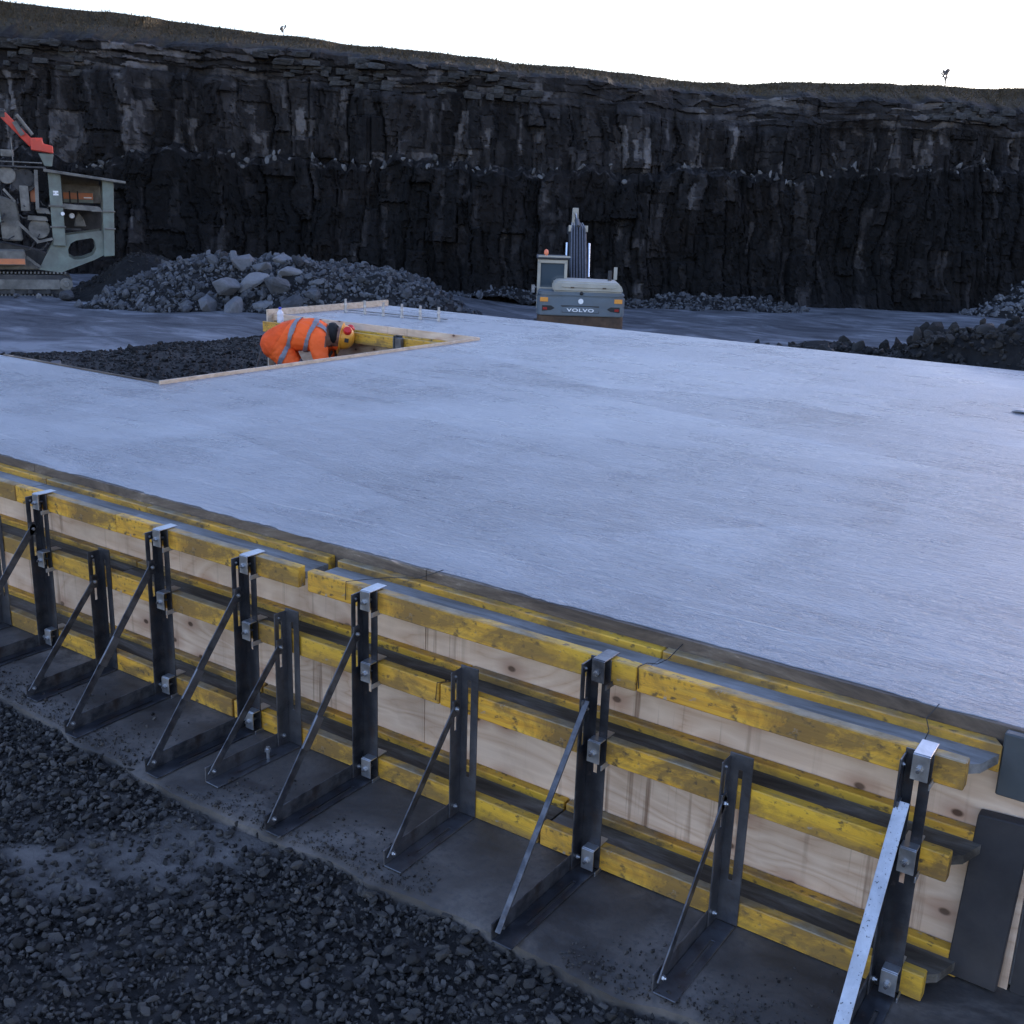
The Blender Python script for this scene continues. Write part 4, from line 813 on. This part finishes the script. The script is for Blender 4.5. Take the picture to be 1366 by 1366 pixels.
# ------------------------------------------------------------------ excavator
def excavator():
    p = Q(2.06, 38.2); gz_ = -3.02
    ang = math.atan2(2.06, 38.2)
    t = empty('excavator', (p.x, p.y, gz_), YAW - ang + .045, label='grey and cream tracked excavator seen from behind on the quarry floor', cat='excavator')
    # tracks
    for s_ in (-1, 1):
        m = MB(); pr = [(-1.75, .45), (-1.6, .12), (-1.3, .02), (2.6, .02), (2.95, .12), (3.1, .45), (2.95, .80), (2.6, .92), (-1.3, .92), (-1.6, .80)]
        m.prism(pr, 'x', s_ * 1.2 - .3, s_ * 1.2 + .3); tr = m.build('track', 'exc_dark', t, .03)
        mm = MB(); 
        for k in range(18): mm.box(s_ * 1.2 - .32, s_ * 1.2 + .32, -1.4 + k * .235, -1.30 + k * .235, .921, .955); mm.box(s_ * 1.2 - .32, s_ * 1.2 + .32, -1.4 + k * .235, -1.30 + k * .235, -.01, .019)
        for k in range(3): mm.box(s_ * 1.2 - .32, s_ * 1.2 + .32, -1.79 + .02 * abs(k - 1), -1.70, .25 + k * .2, .33 + k * .2)
        mm.build('grouser', 'exc_dark', tr)
    m = MB(); m.box(-.85, .85, -.9, 2.2, .45, .92); m.lathe([(.75, .92), (.75, 1.1)], 24); m.build('undercarriage', 'exc_dark', t, .02)
    # counterweight with rounded plan
    def plan(w, d, r=.28, n=5):
        pts = [(-w, d)]
        for cx, a0 in ((-w + r, 180), (w - r, 270)):
            for k in range(n + 1): a = math.radians(a0 + 90 * k / n); pts.append((cx + r * math.cos(a), -1.95 + r + r * math.sin(a)))
        pts.append((w, d)); return pts
    m = MB(); m.prism(plan(1.45, -.6), 'z', 1.54, 2.16); cwt = m.build('counterweight', 'exc_grey', t, .03, seg=2)
    m = MB(); m.prism(plan(1.43, -.6), 'z', 2.161, 2.30); m.build('top_ledge', 'exc_grey', cwt, .04, seg=2)
    m = MB(); m.prism([(x * .985, y_ + .05) for x, y_ in plan(1.45, -.65)], 'z', 1.06, 1.539); m.build('rusty_skirt', 'exc_rust', cwt, .04)
    m = MB(); m.box(-.62, .60, -1.953, -1.9495, 1.64, 1.88); m.box(-.66, -.621, -1.954, -1.9495, 1.84, 1.88); m.build('nameplate', 'exc_dark', cwt)
    m = MB(); m.prism([(-.60, 1.655), (.58, 1.655), (.61, 1.82), (.3, 1.845), (-.3, 1.845), (-.63, 1.82)], 'y', -1.9575, -1.9532); m.build('nameplate_panel', 'exc_grey', cwt)
    cu_ = bpy.data.curves.new('lettering', 'FONT'); cu_.body = 'VOLVO'; cu_.size = .175; cu_.align_x = 'CENTER'; cu_.align_y = 'CENTER'; cu_.extrude = .004; cu_.space_character = 1.12; cu_.offset = .004
    lt = bpy.data.objects.new('lettering_tmp', cu_); COL.objects.link(lt); bpy.context.view_layer.update(); lm = bpy.data.meshes.new_from_object(lt.evaluated_get(bpy.context.evaluated_depsgraph_get())); bpy.data.objects.remove(lt)
    lm.materials.clear(); lm.materials.append(M['white_print']); lo = bpy.data.objects.new('lettering', lm); link(lo, cwt); lo.location = (-.01, -1.962, 1.725); lo.rotation_euler = (math.pi / 2, 0, 0); lo.scale = (1.42, .82, 1)
    m = MB(); m.lathe([(.085, 0), (.085, .012)], 20, Matrix.Translation((-.01, -1.951, 2.02)) @ Euler((math.pi / 2, 0, 0)).to_matrix().to_4x4()); m.build('emblem', 'white_print', cwt, smooth=True)
    m = MB(); m.lathe([(.06, 0), (.06, .05), (.03, .08)], 12, Matrix.Translation((.0, -1.93, 2.28)) @ Euler((math.pi / 2, 0, 0)).to_matrix().to_4x4()); m.build('rear_camera', 'black', cwt)
    for s_ in (-1, 1):
        m = MB(); m.box(s_ * 1.22 - .13, s_ * 1.22 + .13, -1.965, -1.93, 1.98, 2.12); m.build('reflector', 'amber', cwt, .005)
        m = MB(); m.prism([(s_ * 1.28, 1.86), (s_ * 1.28, 1.68), (s_ * .98, 1.71), (s_ * .86, 1.78), (s_ * .98, 1.86)], 'y', -1.958, -1.93); lb = m.build('lamp_recess', 'black', cwt)
        m = MB(); m.box(s_ * 1.18 - .07, s_ * 1.18 + .07, -1.975, -1.959, 1.72, 1.80); m.build('tail_lamp', 'red_lens', lb, .005)
    # engine hood and deck
    m = MB(); m.prism([(-.95, 2.301), (-.94, 2.52), (-.86, 2.62), (-.7, 2.65), (1.18, 2.62), (1.30, 2.56), (1.36, 2.42), (1.38, 2.301)], 'y', -1.78, .1); hood = m.build('engine_hood', 'exc_cream', t, .05, True, seg=3)
    m = MB(); m.prism([(-.66, 2.47), (-.62, 2.60), (1.08, 2.58), (1.14, 2.47), (1.05, 2.44), (-.58, 2.445)], 'y', -1.815, -1.781); m.build('hood_hatch', 'exc_cream', hood, .012)
    for x_ in (-.3, .75): m = MB(); m.box(x_ - .06, x_ + .06, -1.83, -1.816, 2.43, 2.47); m.build('latch', 'exc_rust', hood)
    m = MB(); m.box(-1.40, 1.40, -.59, 2.0, 1.11, 1.45); m.build('deck', 'exc_dark', t, .02)
    m = MB(); m.box(.35, 1.42, .12, 1.9, 1.451, 2.2); m.build('side_box', 'exc_grey', t, .04)
    m = MB(); m.tube([(1.0, -.5, 2.6), (1.0, -.5, 2.95)], .07, 12); m.build('exhaust', 'exc_dark', t)
    # cab
    c = [(-1.42, -.5), (-.46, 1.45)]
    cab = MB(); 
    for (x_, y_) in ((-1.40, -.48), (-.50, -.48), (-1.40, 1.38), (-.50, 1.38)): cab.box(x_ - .05, x_ + .05, y_ - .05, y_ + .05, 1.451, 3.20)
    cab.box(-1.449, -.451, -.529, -.431, 2.2, 2.34); cab.box(-1.35, -.55, -.5, 1.36, 1.452, 1.5); cab.box(-1.45, -.45, -.53, 1.43, 3.14, 3.26)
    cabo = cab.build('cab', 'exc_cream', t, .012)
    m = MB(); m.box(-1.5, -.42, -.58, 1.52, 3.262, 3.33); m.build('roof', 'exc_dark', cabo, .02)
    m = MB(); m.box(-1.44, -.36, -.62, -.585, 3.34, 3.375); m.box(-1.44, -.36, -.2, -.165, 3.34, 3.375); m.build('roof_rail', 'exc_cream', cabo)
    m = MB(); m.box(-1.35, -.55, -.47, -.46, 2.34, 3.14); m.build('rear_window', 'glass', cabo)
    for x_ in (-1.435, -.465): m = MB(); m.box(x_ - .005, x_ + .005, -.43, 1.33, 2.1, 3.14); m.build('side_window', 'glass', cabo)
    m = MB(); m.box(-1.35, -.55, 1.40, 1.41, 1.6, 3.14); m.build('windscreen', 'glass', cabo)
    m = MB(); m.box(-1.2, -.7, .0, .18, 2.0, 2.75); m.box(-1.2, -.7, .0, .5, 1.9, 2.05); m.build('seat', 'black', cabo, .04)
    m = MB(); m.lathe([(.08, 3.40), (.08, 3.46), (.06, 3.53), (.02, 3.56)], 14, Matrix.Translation((-1.17, .4, 0))); m.tube([(-1.17, .4, 3.33), (-1.17, .4, 3.41)], .05, 8); m.build('beacon', 'beacon', cabo, smooth=True)
    m = MB(); m.box(-1.64, -1.52, 1.3, 1.36, 2.0, 2.28); m.bar((-1.45, 1.35, 2.2), (-1.6, 1.35, 2.2), .03, .03); m.build('mirror', 'chrome', cabo)
    m = MB(); m.box(1.26, 1.38, 1.2, 1.26, 2.55, 2.98); m.bar((1.32, 1.25, 2.2), (1.32, 1.25, 2.6), .03, .03); m.build('mirror', 'exc_cream', t)
    # boom: rises from the deck, kinks forward
    m = MB(); pts = [(.4, 1.7), (.75, 1.5), (2.2, 2.75), (3.3, 3.62), (4.4, 3.95), (6.4, 3.95), (6.5, 4.2), (4.4, 4.32), (3.0, 4.18), (1.7, 3.05)]
    m.prism(pts, 'x', -.31, .31); boom = m.build('boom', 'exc_dark', t, .02)
    for k, x_ in enumerate((-.25, -.15, -.05, .06, .16, .25)):
        m = MB(); m.tube([(x_, .34, 1.92), (x_, 1.62, 3.12), (x_ * .95, 2.95, 4.27), (x_ * .8, 4.3, 4.40)], .026, 6); m.build('hose', 'grey_steel', boom, smooth=True)
    for s_ in (-1, 1):
        m = MB(); m.tube([(s_ * .40, 1.55, 1.35), (s_ * .40, 2.0, 2.55)], .085, 12); m.build('cylinder', 'exc_dark', t, smooth=True)
        m = MB(); m.tube([(s_ * .40, 2.0, 2.55), (s_ * .40, 2.55, 3.72)], .05, 12); m.build('piston_rod', 'chrome', t, smooth=True)
    for s_ in (-1, 1):
        m = MB(); m.box(s_ * .30 - .05, s_ * .30 + .05, 2.9, 3.1, 4.12, 4.34); m.build('boom_bracket', 'exc_cream', boom)
    m = MB(); m.tube([(0, 3.0, 4.27), (0, 4.6, 4.5)], .09, 12); m.build('arm_cylinder', 'exc_dark', boom, smooth=True)
    m = MB(); m.tube([(0, 4.6, 4.5), (0, 6.1, 4.76)], .055, 12); m.build('arm_rod', 'chrome', boom, smooth=True)
    m = MB(); m.prism([(6.1, 4.95), (6.4, 4.9), (6.75, 4.2), (7.3, 1.9), (7.05, 1.85), (6.2, 3.9)], 'x', -.12, .12); arm = m.build('arm', 'exc_cream', t, .02)
    m = MB(); m.prism([(6.6, 1.9), (7.5, 2.0), (7.6, 1.2), (7.2, .55), (6.5, .45), (6.3, .7), (6.6, 1.1)], 'x', -.65, .65); m.build('bucket', 'exc_rust', arm, .03)
excavator()

# ------------------------------------------------------------------ mobile crusher at the left
def crusher():
    K = .005385; X0 = -19.34; KX = .925                                    # zoomed survey units to metres
    bC = 41.0; p = Q(-16.8, bC); g = float(ground_at(-17, bC)); off = -1.74
    t = empty('mobile_crusher', (p.x, p.y, g), YAW + .39, label='dusty green tracked mobile crusher at the left of the quarry floor', cat='crusher')
    def X(u): return ((u * K + X0) + 17) * KX
    def Zz(v): return (1255 - v) * K * .985 + off - g
    def pr(name, pts, y0, y1, mat, parent=t, bev=.012): m = MB(); m.prism([(X(a), Zz(b)) for a, b in pts], 'y', y0, y1); return m.build(name, mat, parent, bev)
    def bx(name, u0, u1, v0, v1, y0, y1, mat, parent=t, bev=.012): return pr(name, [(u0, v1), (u1, v1), (u1, v0), (u0, v0)], y0, y1, mat, parent, bev)
    # tracks
    for y0 in (-.2, 1.9):
        tr = pr('track', [(-560, 1185), (-540, 1140), (-500, 1118), (400, 1125), (452, 1145), (475, 1185), (455, 1232), (420, 1255), (-500, 1258), (-545, 1235)], y0, y0 + .5, 'cr_dark')
        bx('track_frame', -480, 385, 1155, 1222, y0 - .06, y0 - .005, 'cr_dust', tr)
        m = MB(); m.lathe([(.23, 0), (.23, .05), (.12, .055), (.10, .09)], 20, Matrix.Translation((X(428), y0 - .005, Zz(1187))) @ Euler((math.pi / 2, 0, 0)).to_matrix().to_4x4()); m.build('idler_wheel', 'cr_dust', tr)
        for u in (-420, -300, -180, -60, 60, 180, 300): m = MB(); m.lathe([(.09, 0), (.09, .09)], 12, Matrix.Translation((X(u), y0 - .008, Zz(1236))) @ Euler((math.pi / 2, 0, 0)).to_matrix().to_4x4()); m.build('roller', 'cr_dark', tr)
        m = MB()
        for k in range(38): m.box(X(-540 + k * 26), X(-528 + k * 26), y0 - .01, y0 + .51, Zz(1116), Zz(1106)); m.box(X(-540 + k * 26), X(-528 + k * 26), y0 - .01, y0 + .51, Zz(1268), Zz(1257))
        m.build('track_shoe', 'cr_dust', tr)
    # chassis side frames with a long oval hole
    for y0 in (.0, 2.1):
        outer = [(250, 1090), (400, 1110), (640, 1020), (712, 985), (700, 820), (440, 858), (360, 905), (300, 1000)]
        hole = [(462, 1000), (500, 1022), (560, 1015), (630, 990), (655, 950), (650, 890), (628, 872), (520, 890), (480, 912), (460, 950)]
        # strip between outline and hole, triangulated by bmesh
        bm = bmesh.new(); ov = [bm.verts.new((X(a), y0, Zz(b))) for a, b in outer]; hv = [bm.verts.new((X(a), y0, Zz(b))) for a, b in hole]
        es = [bm.edges.new((L[i], L[(i + 1) % len(L)])) for L in (ov, hv) for i in range(len(L))]
        bmesh.ops.triangle_fill(bm, edges=es, use_beauty=True, use_dissolve=False)
        r = bmesh.ops.extrude_face_region(bm, geom=list(bm.faces)); bmesh.ops.translate(bm, vec=(0, .12, 0), verts=[v for v in r['geom'] if isinstance(v, bmesh.types.BMVert)]); bmesh.ops.recalc_face_normals(bm, faces=bm.faces)
        me = bpy.data.meshes.new('side_frame'); bm.to_mesh(me); bm.free(); me.materials.append(M['cr_green']); link(bpy.data.objects.new('side_frame', me), t)
    for y0 in (-.12, 2.22):
        lp = bx('post', 362, 448, 440, 928, y0, y0 + .28, 'cr_green', bev=.02)
        pr('post', [(706, 998), (782, 990), (808, 482), (730, 478)], y0, y0 + .28, 'cr_green', bev=.02)
        if y0 < 0:
            bx('flange', 350, 458, 655, 668, y0 - .05, y0 - .003, 'cr_dust', lp); bx('flange', 350, 458, 795, 806, y0 - .05, y0 - .003, 'cr_dust', lp)
            m = MB(); m.box(X(388), X(424), y0 - .006, y0 - .001, Zz(574), Zz(562)); m.box(X(388), X(424), y0 - .006, y0 - .001, Zz(592), Zz(580)); m.box(X(400), X(412), y0 - .0065, y0 - .0012, Zz(590), Zz(564)); m.build('white_mark', 'white_print', lp)
            bx('flange', 722, 800, 800, 812, y0 - .05, y0 - .003, 'cr_dust'); bx('flange', 640, 806, 684, 694, y0 - .05, y0 - .003, 'cr_dust')
    pr('top_deck', [(335, 440), (890, 500), (890, 484), (335, 420)], -.35, 2.7, 'cr_dust')
    pr('hopper_back', [(448, 560), (722, 560), (722, 482), (448, 455)], 2.0, 2.1, 'cr_dust'); 
    pr('cross_panel', [(448, 640), (722, 640), (722, 520), (448, 515)], 1.6, 1.7, 'cr_dust')
    op = bx('orange_panel', 455, 665, 572, 616, 1.40, 1.5, 'cr_orange')
    bx('panel_edge', 455, 665, 616, 640, 1.40, 1.5, 'cr_green', op)
    for u in (502, 558): bx('bar', u - 5, u + 5, 560, 645, 1.34, 1.395, 'cr_dark', op)
    m = MB(); m.box(X(600), X(655), 1.392, 1.399, Zz(608), Zz(600)); m.build('white_mark', 'white_print', op)
    pr('shelf', [(440, 680), (720, 694), (700, 662), (440, 645)], -.05, 1.9, 'cr_dust')
    bx('rear_wall', 448, 715, 694, 830, 2.12, 2.2, 'cr_dark')
    m = MB(); m.lathe([(.085, 0), (.10, .05), (.10, .12)], 16, Matrix.Translation((X(504), .35, Zz(726))) @ Euler((-math.pi / 2, 0, 0)).to_matrix().to_4x4()); m.build('work_lamp', 'white_print', t)
    m = MB(); m.lathe([(.06, 0), (.07, .05), (.07, .12)], 16, Matrix.Translation((X(442), -.35, Zz(712))) @ Euler((-math.pi / 2, 0, 0)).to_matrix().to_4x4()); m.build('work_lamp', 'white_print', t)
    pr('gearbox', [(515, 800), (600, 800), (585, 745), (550, 700), (525, 745)], .6, 1.2, 'cr_dust', bev=.03)
    bx('drive_beam', 440, 560, 812, 826, .4, .6, 'cr_dark')
    # upper hopper, red arm
    pr('chute', [(345, 402), (395, 402), (412, 318), (308, 318)], .6, 1.4, 'cr_green', bev=.02)
    ra = pr('feed_arm', [(262, 300), (412, 318), (412, 268), (350, 255), (345, 228), (262, 222)], .5, 1.3, 'cr_red', bev=.03)
    m = MB(); m.bar((X(275), .9, Zz(225)), (X(345), .9, Zz(222)), .5, .06); m.build('top_plate', 'cr_red', ra)
    m = MB(); m.bar((X(90), .9, Zz(75)), (X(275), .9, Zz(262)), .32, .26); m.build('arm_section', 'cr_red', ra, .02)
    m = MB(); m.tube([(X(185), .72, Zz(75)), (X(280), .72, Zz(200))], .06, 10); m.build('ram', 'cr_dust', ra, smooth=True)
    m = MB(); m.bar((X(165), .7, Zz(120)), (X(215), .7, Zz(205)), .12, .16); m.build('ram_bracket', 'cr_dust', ra)
    m = MB(); m.bar((X(-260), .9, Zz(60)), (X(110), .9, Zz(70)), .34, .30); m.build('arm_section', 'cr_dark', ra, .02)
    m = MB(); m.tube([(X(0), .5, Zz(60)), (X(120), .5, Zz(62))], .025, 6); m.build('cable', 'cr_dark', ra)
    # left: engine, screens, platforms, railings
    bx('engine_house', -420, 30, 480, 780, .2, 2.2, 'cr_dust', bev=.04)
    pr('side_panel', [(-60, 780), (30, 780), (22, 640), (-5, 590), (-60, 585)], -.25, -.15, 'cr_green', bev=.03)
    bx('platform', -420, 350, 408, 420, -.2, 2.2, 'cr_dark'); 
    bx('control_box', 165, 225, 535, 700, -.1, .5, 'cr_dust'); bx('pipe_box', 60, 145, 305, 350, .2, .8, 'cr_dust')
    bx('panel', 232, 268, 545, 640, .2, .9, 'cr_orange')
    m = MB(); m.lathe([(.42, 0), (.42, .5)], 24, Matrix.Translation((X(200), -.05, Zz(500))) @ Euler((-math.pi / 2, 0, 0)).to_matrix().to_4x4()); m.build('drum', 'cr_dark', t, .02, True)
    m = MB(); m.lathe([(.36, 0), (.36, .8)], 20, Matrix.Translation((X(275), .1, Zz(815))) @ Euler((-math.pi / 2, 0, 0)).to_matrix().to_4x4()); m.build('roller_drum', 'cr_dust', t, .02, True)
    m = MB(); m.lathe([(.3, 0), (.3, .5)], 20, Matrix.Translation((X(90), -.1, Zz(470))) @ Euler((-math.pi / 2, 0, 0)).to_matrix().to_4x4()); m.build('fan_housing', 'cr_dust', t, .02, True)
    pr('shelf', [(270, 712), (362, 718), (345, 682), (262, 675)], -.1, 1.0, 'cr_dust'); pr('shelf', [(200, 760), (340, 765), (330, 735), (205, 730)], .0, 1.0, 'cr_dust')
    pr('hopper_side', [(20, 900), (160, 900), (140, 640), (20, 600)], .1, .6, 'cr_dust', bev=.05)
    pr('conveyor', [(-420, 900), (250, 1060), (380, 1055), (370, 1010), (230, 960), (-420, 830)], .5, 1.7, 'cr_dark')
    pr('lower_frame', [(-420, 1100), (260, 1092), (165, 1000), (160, 960), (-420, 960)], .2, 2.1, 'cr_dust', bev=.03)
    bp = bx('tool_box', -160, 165, 962, 1058, -.35, .15, 'cr_dust', bev=.02); bx('orange_stripe', -158, 163, 1015, 1052, -.358, -.351, 'cr_orange', bp, 0)
    for (a_, b_, c_, d_, w_) in ((130, 770, 265, 905, .10), (250, 905, 360, 880, .09), (170, 1000, 260, 1070, .08), (285, 430, 275, 690, .12), (150, 430, 150, 900, .07), (130, 640, 60, 560, .08)):
        m = MB(); m.bar((X(a_), -.12, Zz(b_)), (X(c_), -.12, Zz(d_)), w_, w_); m.build('brace', 'cr_dust', t)
    for u in (20, 140, -120, -260): m = MB(); m.tube([(X(u), -.15, Zz(408)), (X(u), -.15, Zz(230 if u == 140 else 110))], .022, 6); m.build('rail_post', 'cr_dust', t)
    m = MB(); m.tube([(X(-400), -.15, Zz(380)), (X(330), -.15, Zz(385))], .02, 6); m.build('handrail', 'cr_dust', t)
    rr = random.Random(3)
    for k in range(26):
        m = MB(); u = rr.uniform(-40, 340); v = rr.uniform(430, 960); a = rr.uniform(0, 6.28); L = rr.uniform(20, 90); m.tube([(X(u), .0 + rr.uniform(-.1, .1), Zz(v)), (X(u + L * .5 * math.cos(a)), -.14, Zz(v + L * .5 * math.sin(a) + 12)), (X(u + L * math.cos(a)), .05, Zz(v + L * math.sin(a)))], .022, 5)
        m.build('hose', 'cr_dark', t, smooth=True)
crusher()
